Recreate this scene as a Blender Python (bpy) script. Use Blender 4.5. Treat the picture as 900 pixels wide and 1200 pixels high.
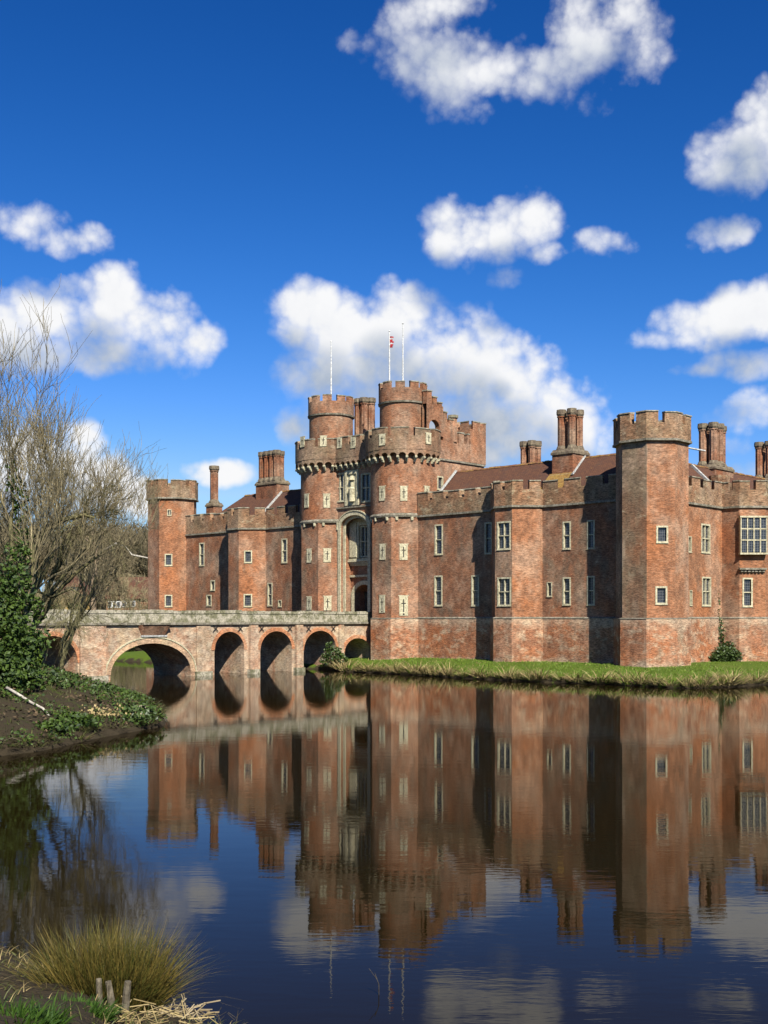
import bpy, math, random
import numpy as np
from mathutils import Vector, Matrix
R = math.radians
rnd = random.Random(7)
for o in list(bpy.data.objects): bpy.data.objects.remove(o)
sc = bpy.context.scene
C = sc.collection

# ------------------------------------------------------------------ camera
EYE = 4.5                      # eye height over the water (m)
FOC = 1350.0                   # focal length in photo pixels (photo 900 x 1200)
HOR = 724.0                    # horizon row
cam_d = bpy.data.cameras.new('camera'); cam = bpy.data.objects.new('camera', cam_d); C.objects.link(cam)
cam.location = (0, 0, EYE); cam.rotation_euler = (R(90), 0, 0)
cam_d.sensor_fit = 'VERTICAL'; cam_d.sensor_height = 36.0; cam_d.lens = 36.0*FOC/1200
cam_d.shift_y = (HOR-600)/1200.0
cam_d.clip_start = 0.1; cam_d.clip_end = 9000
sc.camera = cam
sc.view_settings.view_transform = 'Standard'; sc.view_settings.look = 'None'
sc.view_settings.gamma = 1.0; sc.view_settings.exposure = 1.0; sc.view_settings.use_curve_mapping = False
sc.cycles.use_denoising = True; sc.cycles.use_adaptive_sampling = True; sc.cycles.adaptive_threshold = .02
sc.cycles.max_bounces = 6; sc.cycles.diffuse_bounces = 2; sc.cycles.glossy_bounces = 4; sc.cycles.transparent_max_bounces = 8

# ------------------------------------------------------------------ sun and sky
SUN_AZ, SUN_EL = R(-71.0), R(43.0)
sd = Vector((math.cos(SUN_AZ)*math.cos(SUN_EL), math.sin(SUN_AZ)*math.cos(SUN_EL), math.sin(SUN_EL)))
sl = bpy.data.lights.new('sun', 'SUN'); sl.energy = 5.0; sl.angle = R(0.53); sl.color = (1.0, 0.95, 0.86)
so = bpy.data.objects.new('sun', sl); C.objects.link(so); so.rotation_euler = sd.to_track_quat('Z', 'Y').to_euler(); so.location = (40, -60, 90)

world = bpy.data.worlds.new('World'); sc.world = world; world.use_nodes = True
world.cycles.sampling_method = 'MANUAL'; world.cycles.sample_map_resolution = 256
nt = world.node_tree; nt.nodes.clear()
def N(t, typ, **kw):
    n = t.nodes.new(typ)
    for k, v in kw.items(): setattr(n, k, v)
    return n
def mth(t, op, a, b=None, c=None, clamp=False):
    n = N(t, 'ShaderNodeMath', operation=op, use_clamp=clamp)
    for i, x in enumerate((a, b, c)):
        if x is None: continue
        if isinstance(x, (int, float)): n.inputs[i].default_value = x
        else: t.links.new(x, n.inputs[i])
    return n.outputs[0]
def mixc(t, fac, a, b, typ='MIX'):
    n = N(t, 'ShaderNodeMix', data_type='RGBA', blend_type=typ)
    for s, x in ((n.inputs[0], fac), (n.inputs[6], a), (n.inputs[7], b)):
        if isinstance(x, (int, float)): s.default_value = x
        elif isinstance(x, tuple): s.default_value = x if len(x) == 4 else x+(1,)
        else: t.links.new(x, s)
    return n.outputs[2]
def sstep(t, x, lo, hi):
    n = N(t, 'ShaderNodeMapRange', interpolation_type='SMOOTHSTEP')
    t.links.new(x, n.inputs[0]); n.inputs[1].default_value = lo; n.inputs[2].default_value = hi
    return n.outputs[0]

# cumulus: soft lobes (azimuth, elevation) broken up by noise; beyond the frame the same kind of cloud goes on
def azel(px, py):
    a = math.atan2(px-450, FOC); e = math.atan2(HOR-py, math.hypot(px-450, FOC)); return a, e
CL = [(60,385,84,42,1),(130,352,40,36,1),(172,385,62,40,1),(228,398,34,22,.9),(30,405,60,34,1),(110,412,86,24,1),
      (38,258,38,18,.6),(74,280,40,16,.55),
      (486,22,66,44,.55),(505,62,64,40,.55),(560,95,62,30,.45),(630,88,58,28,.4),(600,62,40,24,.2),(702,34,66,42,.5),(665,70,46,28,.4),(530,5,50,22,.6),(745,12,26,28,.7),
      (535,275,38,34,1),(585,280,48,26,1),(615,258,42,32,1),(600,326,22,12,.6),(640,300,26,14,.75),
      (702,291,32,15,.45),(868,180,48,38,1),(892,140,34,36,1),(838,205,22,14,.8),
      (846,278,32,18,.8),
      (835,380,64,24,.95),(880,365,44,28,1),(872,425,40,18,.8),(800,395,44,12,.6),(830,432,40,8,.55),(885,482,42,28,.95),(868,520,30,12,.7),(880,552,34,14,.7),
      (358,362,38,34,1),(345,385,24,22,.9),(395,395,56,44,1),(380,440,50,44,1),(470,378,44,40,1),(440,420,74,52,1),(520,410,70,46,1),(570,420,48,40,1),(600,450,62,44,1),
      (480,470,110,58,1),(560,495,100,48,1),(640,490,70,46,1),(685,505,46,42,1),(560,455,90,50,1),(395,490,56,34,.9),(350,500,26,20,.85),(655,455,26,24,.8),(600,408,22,20,.9),
      (262,554,44,14,.85),(235,552,22,12,.85),
      (60,545,64,38,1),(110,565,54,32,1),(160,582,40,22,.95),(20,560,50,40,1),(90,520,30,22,.9)]
g = bpy.data.node_groups.new('cumulus', 'ShaderNodeTree')
g.interface.new_socket('Dir', in_out='INPUT', socket_type='NodeSocketVector')
g.interface.new_socket('Offset', in_out='INPUT', socket_type='NodeSocketVector')
g.interface.new_socket('Density', in_out='OUTPUT', socket_type='NodeSocketFloat')
gi, go = N(g, 'NodeGroupInput'), N(g, 'NodeGroupOutput')
va = N(g, 'ShaderNodeVectorMath', operation='ADD'); g.links.new(gi.outputs[0], va.inputs[0]); g.links.new(gi.outputs[1], va.inputs[1])
nz0 = N(g, 'ShaderNodeTexNoise'); nz0.inputs['Scale'].default_value = 9; nz0.inputs['Detail'].default_value = 3
g.links.new(va.outputs[0], nz0.inputs['Vector'])
wv = N(g, 'ShaderNodeVectorMath', operation='MULTIPLY_ADD'); g.links.new(nz0.outputs['Color'], wv.inputs[0]); wv.inputs[1].default_value = (.012,)*3
g.links.new(va.outputs[0], wv.inputs[2])
wsub = N(g, 'ShaderNodeVectorMath', operation='SUBTRACT'); g.links.new(wv.outputs[0], wsub.inputs[0]); wsub.inputs[1].default_value = (.006,)*3
sx = N(g, 'ShaderNodeSeparateXYZ'); g.links.new(wsub.outputs[0], sx.inputs[0])
az = mth(g, 'ARCTAN2', sx.outputs[0], sx.outputs[1])
hyp = mth(g, 'SQRT', mth(g, 'ADD', mth(g, 'MULTIPLY', sx.outputs[0], sx.outputs[0]), mth(g, 'MULTIPLY', sx.outputs[1], sx.outputs[1])))
el = mth(g, 'ARCTAN2', sx.outputs[2], hyp)
cv = N(g, 'ShaderNodeCombineXYZ'); g.links.new(az, cv.inputs[0]); g.links.new(el, cv.inputs[1])
acc = None
for (px, py, rx, ry, w) in CL:
    a, e = azel(px, py)
    s = N(g, 'ShaderNodeVectorMath', operation='MULTIPLY_ADD'); g.links.new(cv.outputs[0], s.inputs[0])
    kx, ky = FOC/(rx*1.2), FOC/(ry*1.2)
    s.inputs[1].default_value = (kx, ky, 0); s.inputs[2].default_value = (-a*kx, -e*ky, 0)
    ln = N(g, 'ShaderNodeVectorMath', operation='DOT_PRODUCT'); g.links.new(s.outputs[0], ln.inputs[0]); g.links.new(s.outputs[0], ln.inputs[1])
    d = mth(g, 'MULTIPLY_ADD', ln.outputs['Value'], -w, w)
    acc = d if acc is None else mth(g, 'SMOOTH_MAX', acc, d, 0.16)
# generic clouds outside the photographed part of the sky
gn = N(g, 'ShaderNodeTexNoise'); gn.inputs['Scale'].default_value = 3.2; gn.inputs['Detail'].default_value = 2; g.links.new(va.outputs[0], gn.inputs['Vector'])
gen = mth(g, 'MULTIPLY_ADD', gn.outputs['Fac'], 7.0, -4.7)
out_az = sstep(g, mth(g, 'ABSOLUTE', az), .36, .5); out_el = sstep(g, el, .52, .66)
outm = mth(g, 'MAXIMUM', out_az, out_el)
acc = mth(g, 'MAXIMUM', mth(g, 'MAXIMUM', acc, -1.2), mth(g, 'ADD', gen, mth(g, 'MULTIPLY_ADD', outm, 4.0, -4.0)))
g.links.new(acc, go.inputs[0])

tc = N(nt, 'ShaderNodeTexCoord')
def cumulus(off):
    q = N(nt, 'ShaderNodeGroup'); q.node_tree = g; nt.links.new(tc.outputs['Generated'], q.inputs[0]); q.inputs[1].default_value = off
    return q.outputs[0]
b0, b1 = cumulus((0, 0, 0)), cumulus((.014, 0, .040))
# cauliflower billows: rounded cells at several sizes plus finer wisps
def wisps(off, det=8):
    v = N(nt, 'ShaderNodeVectorMath', operation='ADD'); nt.links.new(tc.outputs['Generated'], v.inputs[0]); v.inputs[1].default_value = off
    q = N(nt, 'ShaderNodeTexNoise'); q.inputs['Scale'].default_value = 15; q.inputs['Detail'].default_value = det; q.inputs['Roughness'].default_value = .6; nt.links.new(v.outputs[0], q.inputs['Vector']); return q.outputs['Fac']
w0 = wisps((0, 0, 0)); w1 = wisps((.007, 0, .011), 6)
vo = N(nt, 'ShaderNodeTexVoronoi', feature='F1'); vo.normalize = False; vo.inputs['Scale'].default_value = 26; vo.inputs['Detail'].default_value = 2; vo.inputs['Roughness'].default_value = .55; vo.inputs['Lacunarity'].default_value = 2.3
vw = N(nt, 'ShaderNodeVectorMath', operation='MULTIPLY_ADD'); vw.inputs[1].default_value = (.02,)*3; nt.links.new(tc.outputs['Generated'], vw.inputs[2])
cw = N(nt, 'ShaderNodeCombineXYZ'); nt.links.new(w0, cw.inputs[0]); nt.links.new(w1, cw.inputs[2]); nt.links.new(cw.outputs[0], vw.inputs[0]); nt.links.new(vw.outputs[0], vo.inputs['Vector'])
puff = mth(nt, 'ADD', mth(nt, 'MULTIPLY_ADD', vo.outputs['Distance'], -.8, .62), mth(nt, 'MULTIPLY_ADD', w0, 2.3, -1.15))
d0 = mth(nt, 'ADD', b0, puff)
sky = N(nt, 'ShaderNodeTexSky', sky_type='NISHITA'); sky.sun_disc = False
sky.sun_elevation = SUN_EL; sky.sun_rotation = math.atan2(sd.x, sd.y)
sky.altitude = 0; sky.air_density = 1.0; sky.dust_density = 0.25; sky.ozone_density = 4.0
# the camera's deep blue rendering of the clear sky: one tone curve per channel for the whole sky
BGS = 0.05; KX = 2**1.0       # sky brightness is given as it should show at this exposure
sep = N(nt, 'ShaderNodeSeparateColor'); nt.links.new(sky.outputs[0], sep.inputs[0]); com = N(nt, 'ShaderNodeCombineColor')
for i, (ga, ex, mx_) in enumerate(((3.67, 2.61, .40), (1.365, 1.607, .70), (1.60, 1.38, 1.0))):
    nt.links.new(mth(nt, 'DIVIDE', mth(nt, 'MINIMUM', mth(nt, 'MULTIPLY', mth(nt, 'POWER', mth(nt, 'MULTIPLY', sep.outputs[i], .1), ex), ga), mx_), BGS*KX), com.inputs[i])
under = mth(nt, 'MULTIPLY', sstep(nt, mth(nt, 'MULTIPLY_ADD', puff, .35, b1), -.1, 1.1), .85)
cr = N(nt, 'ShaderNodeMapRange', interpolation_type='SMOOTHSTEP'); nt.links.new(d0, cr.inputs[0]); cr.inputs[1].default_value = -.22
nt.links.new(mth(nt, 'MULTIPLY_ADD', under, .4, .85), cr.inputs[2]); cover = cr.outputs[0]
relief = mth(nt, 'ADD', mth(nt, 'MULTIPLY', mth(nt, 'SUBTRACT', w1, w0), 1.0), mth(nt, 'MULTIPLY_ADD', vo.outputs['Distance'], .22, -.12))
dark = mth(nt, 'ADD', mth(nt, 'MULTIPLY', relief, mth(nt, 'MULTIPLY_ADD', under, 1.0, .45)), under, clamp=True)  # grey undersides and sides away from the sun: shading put into cloud colour
ccol = mixc(nt, dark, tuple(c/BGS/KX for c in (.95, .955, .97)), tuple(c/BGS/KX for c in (.42, .49, .60)))
skyc = mixc(nt, cover, com.outputs[0], ccol)
bg = N(nt, 'ShaderNodeBackground'); bg.inputs['Strength'].default_value = BGS
wo = N(nt, 'ShaderNodeOutputWorld'); nt.links.new(skyc, bg.inputs['Color']); nt.links.new(bg.outputs[0], wo.inputs['Surface'])

# ------------------------------------------------------------------ castle frame (local x along the front, y into the castle)
ORG = Vector((-22.87, 124.5, 0)); ALPHA = R(-43.3)
UX = Vector((math.cos(ALPHA), math.sin(ALPHA), 0)); VX = Vector((-math.sin(ALPHA), math.cos(ALPHA), 0))
def to_local(p): q = Vector(p)-ORG; return Vector((q.dot(UX), q.dot(VX), q.z))
def to_world(l): return ORG+UX*l[0]+VX*l[1]+Vector((0, 0, l[2]))
CL0 = to_local((0, 0, EYE))
def lray(px, py):
    d = Vector(((px-450)/FOC, 1, (HOR-py)/FOC)); return Vector((d.dot(UX), d.dot(VX), d.z))
def hit(px, py, A, B):
    """where the sight line meets the vertical plane through A-B (castle frame): distance along A-B and height"""
    d = lray(px, py); tx, ty = B[0]-A[0], B[1]-A[1]; ln = math.hypot(tx, ty); tx /= ln; ty /= ln
    nx, ny = ty, -tx
    t = ((A[0]-CL0.x)*nx+(A[1]-CL0.y)*ny)/(d.x*nx+d.y*ny)
    p = CL0+d*t
    return (p.x-A[0])*tx+(p.y-A[1])*ty, p.z
def wpt(px, py, D):
    """a point on the sight line at depth D (world)"""
    return Vector(((px-450)/FOC*D, D, EYE+(HOR-py)/FOC*D))

# ------------------------------------------------------------------ mesh helpers
class MB:
    def __init__(s): s.v = []; s.f = []; s.m = []
    def add(s, pts, faces, mi=0):
        b = len(s.v); s.v += [tuple(p) for p in pts]
        for f in faces: s.f.append(tuple(b+i for i in f)); s.m.append(mi)
    def quad(s, a, b, c, d, mi=0): s.add((a, b, c, d), ((0, 1, 2, 3),), mi)
    def box(s, x0, x1, y0, y1, z0, z1, mi=0):
        s.add([(x0,y0,z0),(x1,y0,z0),(x1,y1,z0),(x0,y1,z0),(x0,y0,z1),(x1,y0,z1),(x1,y1,z1),(x0,y1,z1)],
              ((3,2,1,0),(4,5,6,7),(0,1,5,4),(1,2,6,5),(2,3,7,6),(3,0,4,7)), mi)
    def obox(s, A, t, n, s0, s1, d0, d1, z0, z1, mi=0):
        """box in the frame of a wall face: s along t, d along outward n"""
        P = lambda a, d, z: (A[0]+t[0]*a+n[0]*d, A[1]+t[1]*a+n[1]*d, z)
        s.add([P(s0,d1,z0),P(s1,d1,z0),P(s1,d0,z0),P(s0,d0,z0),P(s0,d1,z1),P(s1,d1,z1),P(s1,d0,z1),P(s0,d0,z1)],
              ((3,2,1,0),(4,5,6,7),(0,1,5,4),(1,2,6,5),(2,3,7,6),(3,0,4,7)), mi)
    def prism(s, poly, z0, z1, mi=0, poly1=None, cap=True, bottom=True):
        n = len(poly); q = poly1 or poly
        pts = [(p[0], p[1], z0) for p in poly]+[(p[0], p[1], z1) for p in q]
        fs = [(i, (i+1) % n, n+(i+1) % n, n+i) for i in range(n)]
        if cap: fs.append(tuple(range(n, 2*n)))
        if bottom: fs.append(tuple(range(n-1, -1, -1)))
        s.add(pts, fs, mi)
    def ring(s, outer, inner, z0, z1, mi=0):
        """hollow prism (wall of a parapet round a tower)"""
        n = len(outer)
        pts = [(p[0],p[1],z0) for p in outer]+[(p[0],p[1],z1) for p in outer]+[(p[0],p[1],z0) for p in inner]+[(p[0],p[1],z1) for p in inner]
        fs = []
        for i in range(n):
            j = (i+1) % n
            fs += [(i,j,n+j,n+i), (2*n+j,2*n+i,3*n+i,3*n+j), (n+i,n+j,3*n+j,3*n+i), (j,i,2*n+i,2*n+j)]
        s.add(pts, fs, mi)
    def tube(s, pts, rad, k=4, mi=0, cap=True):
        P = [Vector(p) for p in pts]; b = len(s.v); m = len(P)
        for i, p in enumerate(P):
            d = (P[min(i+1, m-1)]-P[max(i-1, 0)]).normalized()
            a = d.orthogonal().normalized() if abs(d.z) < .99 else Vector((1, 0, 0)); a = (a-d*a.dot(d)).normalized(); c = d.cross(a)
            r = rad[i] if isinstance(rad, (list, tuple)) else rad
            for q in range(k):
                an = 2*math.pi*q/k; s.v.append(tuple(p+(a*math.cos(an)+c*math.sin(an))*r))
        for i in range(m-1):
            for q in range(k):
                s.f.append((b+i*k+q, b+i*k+(q+1) % k, b+(i+1)*k+(q+1) % k, b+(i+1)*k+q)); s.m.append(mi)
        if cap:
            s.f.append(tuple(b+q for q in range(k-1, -1, -1))); s.m.append(mi)
            s.f.append(tuple(b+(m-1)*k+q for q in range(k))); s.m.append(mi)
    def mesh(s, name, mats, smooth=False, uv=True):
        me = bpy.data.meshes.new(name); me.from_pydata(s.v, [], s.f)
        for m in (mats if isinstance(mats, (list, tuple)) else [mats]): me.materials.append(m)
        if any(s.m): me.polygons.foreach_set('material_index', s.m)
        if smooth: me.polygons.foreach_set('use_smooth', [True]*len(s.f))
        if uv:
            L = me.uv_layers.new(name='UVMap'); data = np.zeros((len(me.loops), 2), np.float32)
            co = np.array(s.v, np.float64)
            for p in me.polygons:
                n = p.normal
                if abs(n.z) > .95: t = Vector((1, 0, 0)); b_ = Vector((0, 1, 0))
                else:
                    t = Vector((-n.y, n.x, 0)).normalized(); b_ = n.cross(t).normalized()
                    if b_.z < 0: b_ = -b_
                for li in p.loop_indices:
                    q = co[me.loops[li].vertex_index]
                    data[li] = (q[0]*t.x+q[1]*t.y+q[2]*t.z, q[0]*b_.x+q[1]*b_.y+q[2]*b_.z)
            L.data.foreach_set('uv', data.ravel())
        me.update(); return me
    def build(s, name, mats, parent=None, smooth=False, uv=True):
        return link(name, s.mesh(name, mats, smooth, uv), parent)
def link(name, data, parent=None, loc=None, rz=0):
    o = bpy.data.objects.new(name, data); C.objects.link(o)
    if parent: o.parent = parent
    if loc is not None: o.location = loc
    if rz: o.rotation_euler = (0, 0, rz)
    return o
def thing(o, label, cat, group=None):
    o['label'] = label; o['category'] = cat
    if group: o['group'] = group
    return o
def empty(name, loc=(0, 0, 0), rz=0):
    o = bpy.data.objects.new(name, None); C.objects.link(o); o.location = loc; o.rotation_euler = (0, 0, rz); o.empty_display_size = .3
    return o
def octo(cx, cy, ap):
    r = ap/math.cos(math.pi/8); return [(cx+r*math.cos(R(22.5+45*k)), cy+r*math.sin(R(22.5+45*k))) for k in range(8)]
def circ(cx, cy, r, n=48): return [(cx+r*math.cos(2*math.pi*k/n), cy+r*math.sin(2*math.pi*k/n)) for k in range(n)]
# ------------------------------------------------------------------ materials
def mat(name, rough=.85, spec=.3):
    m = bpy.data.materials.new(name); m.use_nodes = True; t = m.node_tree
    b = t.nodes['Principled BSDF']; b.inputs['Roughness'].default_value = rough; b.inputs['Specular IOR Level'].default_value = spec
    return m, t, b
def noise(t, scale, detail=4, rough=.55, vec=None, dist=0):
    n = N(t, 'ShaderNodeTexNoise'); n.inputs['Scale'].default_value = scale; n.inputs['Detail'].default_value = detail
    n.inputs['Roughness'].default_value = rough; n.inputs['Distortion'].default_value = dist
    if vec is not None: t.links.new(vec, n.inputs['Vector'])
    return n.outputs['Fac']
def pos(t, s=(1, 1, 1)):
    gN = N(t, 'ShaderNodeNewGeometry'); m = N(t, 'ShaderNodeMapping'); t.links.new(gN.outputs['Position'], m.inputs['Vector']); m.inputs['Scale'].default_value = s
    return m.outputs[0]
def bump(t, b, h, strength=.4, dist=.03):
    n = N(t, 'ShaderNodeBump'); n.inputs['Strength'].default_value = strength; n.inputs['Distance'].default_value = dist
    t.links.new(h, n.inputs['Height']); t.links.new(n.outputs[0], b.inputs['Normal'])
def brick(name, c1, c2, mortar, grey=(.20,.17,.14), grey_lo=.5, grey_hi=.72, white=None, wlo=.55, whi=.7, orange=.35, ocol=(.42,.15,.06), contrast=.6, gain=(.68,.612,.508), pale=.5, band=False):
    """old hand-made brick: courses, patchy tone, soot and lichen"""
    m, t, b = mat(name, .92, .15)
    uvn = N(t, 'ShaderNodeTexCoord'); P = pos(t)
    bt = N(t, 'ShaderNodeTexBrick'); t.links.new(uvn.outputs['UV'], bt.inputs['Vector'])
    bt.inputs['Scale'].default_value = 1.0; bt.inputs['Brick Width'].default_value = .25; bt.inputs['Row Height'].default_value = .085
    bt.inputs['Mortar Size'].default_value = .011; bt.inputs['Mortar Smooth'].default_value = .3; bt.inputs['Bias'].default_value = -.1
    bt.inputs['Color1'].default_value = c1+(1,); bt.inputs['Color2'].default_value = c2+(1,); bt.inputs['Mortar'].default_value = mortar+(1,)
    col = bt.outputs['Color']
    col = mixc(t, mth(t, 'MULTIPLY', sstep(t, noise(t, .35, 3, .5, P), .45, .68), orange), col, ocol)
    # speckle of burnt and pale bricks
    sp = noise(t, 5.5, 2, .6, pos(t, (1, 1, 2.6)))
    col = mixc(t, mth(t, 'MULTIPLY', sstep(t, sp, .56, .72), .55), col, (.13,.075,.06))
    col = mixc(t, mth(t, 'MULTIPLY', sstep(t, noise(t, 4.3, 3, .65, pos(t, (1.3, 1.3, 3))), .58, .72), .5), col, (.46,.33,.25))
    # rain-washed grey lichen in streaks
    gs = noise(t, .55, 6, .66, pos(t, (1, 1, .55)))
    col = mixc(t, mth(t, 'MULTIPLY', sstep(t, gs, grey_lo, grey_hi), .8), col, grey)
    if white:
        ws = noise(t, 1.1, 6, .7, pos(t, (1, 1, 1.6)))
        col = mixc(t, mth(t, 'MULTIPLY', sstep(t, ws, wlo, whi), .75), col, white)
    # lime-washed and salt-pale areas against warmer repairs
    pa = noise(t, .3, 6, .68, pos(t, (1, 1, .8)))
    col = mixc(t, mth(t, 'MULTIPLY', sstep(t, pa, .46, .64), pale), col, (.50,.40,.335))
    if band:      # salts leached out below the plinth course and rising from the ground, in uneven tongues
        sz = N(t, 'ShaderNodeSeparateXYZ'); t.links.new(P, sz.inputs[0]); bn = noise(t, .5, 5, .65, pos(t, (1, 1, .7)))
        up_ = sstep(t, mth(t, 'MULTIPLY_ADD', bn, 3.4, sz.outputs[2]), 5.1, 6.2); lo_ = sstep(t, mth(t, 'MULTIPLY_ADD', bn, -2.2, sz.outputs[2]), .35, -.2)
        col = mixc(t, mth(t, 'MULTIPLY', mth(t, 'MAXIMUM', up_, lo_), .62), col, (.58,.51,.43))
    # brick-sized light and dark
    fl = noise(t, 5.0, 3, .75, pos(t, (.75, .75, 3.0)))
    fr = N(t, 'ShaderNodeMapRange'); t.links.new(fl, fr.inputs[0]); fr.inputs[1].default_value = .3; fr.inputs[2].default_value = .7; fr.inputs[3].default_value = 1-contrast; fr.inputs[4].default_value = 1+contrast
    cc = N(t, 'ShaderNodeCombineColor'); [t.links.new(fr.outputs[0], cc.inputs[i]) for i in range(3)]
    col = mixc(t, 1.0, col, cc.outputs[0], 'MULTIPLY')
    ms = noise(t, 1.3, 5, .7, pos(t, (1, 1, .8)))
    col = mixc(t, 1.0, col, mixc(t, sstep(t, ms, .3, .7), (.72,.72,.74), (1.25,1.22,1.18)), 'MULTIPLY')
    big = noise(t, .12, 2, .5, P)
    col = mixc(t, 1.0, col, mixc(t, big, (.78,.78,.78), (1.18,1.15,1.12)), 'MULTIPLY')
    vs = noise(t, 1.0, 4, .6, pos(t, (1.1, 1.1, .13)))
    col = mixc(t, mth(t, 'MULTIPLY', sstep(t, vs, .62, .74), .35), col, (.5,.45,.38))
    col = mixc(t, 1.0, col, gain, 'MULTIPLY')
    t.links.new(col, b.inputs['Base Color'])
    h = mth(t, 'ADD', mth(t, 'MULTIPLY', bt.outputs['Fac'], -.6), noise(t, 9, 4, .7, P))
    bump(t, b, h, .6, .03)
    return m
M = {}
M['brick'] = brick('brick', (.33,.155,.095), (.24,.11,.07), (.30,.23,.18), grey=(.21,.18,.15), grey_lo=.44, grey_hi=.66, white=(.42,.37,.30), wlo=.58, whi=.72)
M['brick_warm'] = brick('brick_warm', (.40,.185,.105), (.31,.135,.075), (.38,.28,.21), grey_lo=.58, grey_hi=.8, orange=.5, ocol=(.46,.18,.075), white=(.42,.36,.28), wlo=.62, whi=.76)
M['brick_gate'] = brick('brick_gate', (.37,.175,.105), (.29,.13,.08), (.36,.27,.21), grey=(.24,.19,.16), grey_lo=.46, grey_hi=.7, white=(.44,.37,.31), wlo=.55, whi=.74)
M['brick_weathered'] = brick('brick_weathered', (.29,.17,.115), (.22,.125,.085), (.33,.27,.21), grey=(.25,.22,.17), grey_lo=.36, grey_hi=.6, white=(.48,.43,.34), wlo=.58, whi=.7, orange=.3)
M['brick_parapet'] = brick('brick_parapet', (.33,.19,.125), (.26,.15,.10), (.36,.30,.23), grey=(.27,.225,.165), grey_lo=.42, grey_hi=.64, white=(.5,.46,.36), wlo=.54, whi=.68, orange=.25, contrast=.8, gain=(.62,.575,.475))
M['brick_plinth'] = brick('brick_plinth', (.40,.17,.095), (.31,.12,.07), (.42,.33,.26), grey=(.22,.19,.15), grey_lo=.56, grey_hi=.72, white=(.56,.49,.40), wlo=.46, whi=.66, orange=.55, ocol=(.46,.17,.07), contrast=.7, band=True, pale=.3)
M['brick_bridge'] = brick('brick_bridge', (.47,.26,.175), (.38,.19,.125), (.50,.42,.34), grey=(.42,.35,.26), grey_lo=.42, grey_hi=.62, white=(.60,.53,.44), wlo=.42, whi=.64, orange=.2, ocol=(.50,.25,.16), contrast=.55, gain=(.73,.69,.60))
M['brick_chimney'] = brick('brick_chimney', (.30,.13,.08), (.22,.09,.06), (.30,.21,.16), grey_lo=.48, grey_hi=.7)
def stone(name, c, dirt, lo=.45, hi=.7, sc_=1.3, amt=.7, rough=.85):
    c = tuple(x*.62 for x in c); dirt = tuple(x*.62 for x in dirt)
    m, t, b = mat(name, rough, .2); P = pos(t)
    n1 = noise(t, sc_, 6, .65, P); n2 = noise(t, 7, 4, .7, P)
    col = mixc(t, mth(t, 'MULTIPLY', sstep(t, n1, lo, hi), amt), c, dirt)
    col = mixc(t, 1.0, col, mixc(t, sstep(t, n2, .3, .7), (.58,.58,.56), (1.3,1.3,1.28)), 'MULTIPLY')
    t.links.new(col, b.inputs['Base Color']); bump(t, b, mth(t, 'ADD', n2, mth(t, 'MULTIPLY', n1, .6)), .5, .04); return m
M['stone'] = stone('stone', (.62,.56,.38), (.38,.33,.2), .5, .75, 1.6, .6)
M['stone_frame'] = stone('stone_frame', (.66,.60,.41), (.42,.37,.23), .45, .7, 1.5, .6)
M['coping'] = stone('coping', (.43,.39,.30), (.21,.19,.11), .42, .62, 2.2, .75)
M['string_stone'] = stone('string_stone', (.36,.32,.25), (.16,.145,.10), .4, .6, 2, .8)
M['lichen_stone'] = stone('lichen_stone', (.52,.47,.36), (.17,.165,.085), .42, .6, 1.8, .85)
M['gold_stone'] = stone('gold_stone', (.36,.22,.06), (.28,.15,.05), .4, .6, 2, .8)
M['lead'] = stone('lead', (.55,.55,.53), (.4,.4,.38), .4, .6, 2, .5, .6)
M['white_paint'] = stone('white_paint', (.8,.8,.78), (.65,.65,.62), .5, .7, 2, .4, .5)
M['iron'] = stone('iron', (.035,.03,.03), (.07,.04,.03), .5, .7, 5, .5, .7)
M['oak'] = stone('oak', (.11,.095,.075), (.055,.045,.035), .4, .6, 4, .8)
M['inside_shade'] = stone('inside_shade', (.05,.045,.04), (.03,.028,.025), .4, .6, 2, .5)  # near-black colour standing in for shade inside the passage and slits
def tiles(name, a, b_, moss):
    m, t, b = mat(name, .88, .2); uvn = N(t, 'ShaderNodeTexCoord'); P = pos(t)
    bt = N(t, 'ShaderNodeTexBrick'); t.links.new(uvn.outputs['UV'], bt.inputs['Vector']); bt.inputs['Scale'].default_value = 1
    bt.inputs['Brick Width'].default_value = .19; bt.inputs['Row Height'].default_value = .12; bt.inputs['Mortar Size'].default_value = .01
    bt.inputs['Color1'].default_value = a+(1,); bt.inputs['Color2'].default_value = b_+(1,); bt.inputs['Mortar'].default_value = (.03,.015,.012,1)
    col = mixc(t, mth(t, 'MULTIPLY', sstep(t, noise(t, .8, 5, .65, P), .48, .7), .6), bt.outputs['Color'], (.06,.036,.028))
    col = mixc(t, mth(t, 'MULTIPLY', sstep(t, noise(t, 2.6, 5, .7, P), .6, .72), .7), col, moss)
    t.links.new(col, b.inputs['Base Color'])
    sx_ = N(t, 'ShaderNodeSeparateXYZ'); t.links.new(uvn.outputs['UV'], sx_.inputs[0])
    saw = mth(t, 'FRACT', mth(t, 'MULTIPLY', sx_.outputs[1], 1/.12))
    bump(t, b, mth(t, 'ADD', mth(t, 'MULTIPLY', saw, -1), noise(t, 6, 4, .7, P)), .7, .03); return m
M['tile'] = tiles('roof_tile', (.115,.052,.028), (.078,.036,.023), (.17,.10,.03))
M['tile_red'] = tiles('roof_tile_red', (.12,.055,.032), (.085,.042,.026), (.11,.075,.04))
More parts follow.
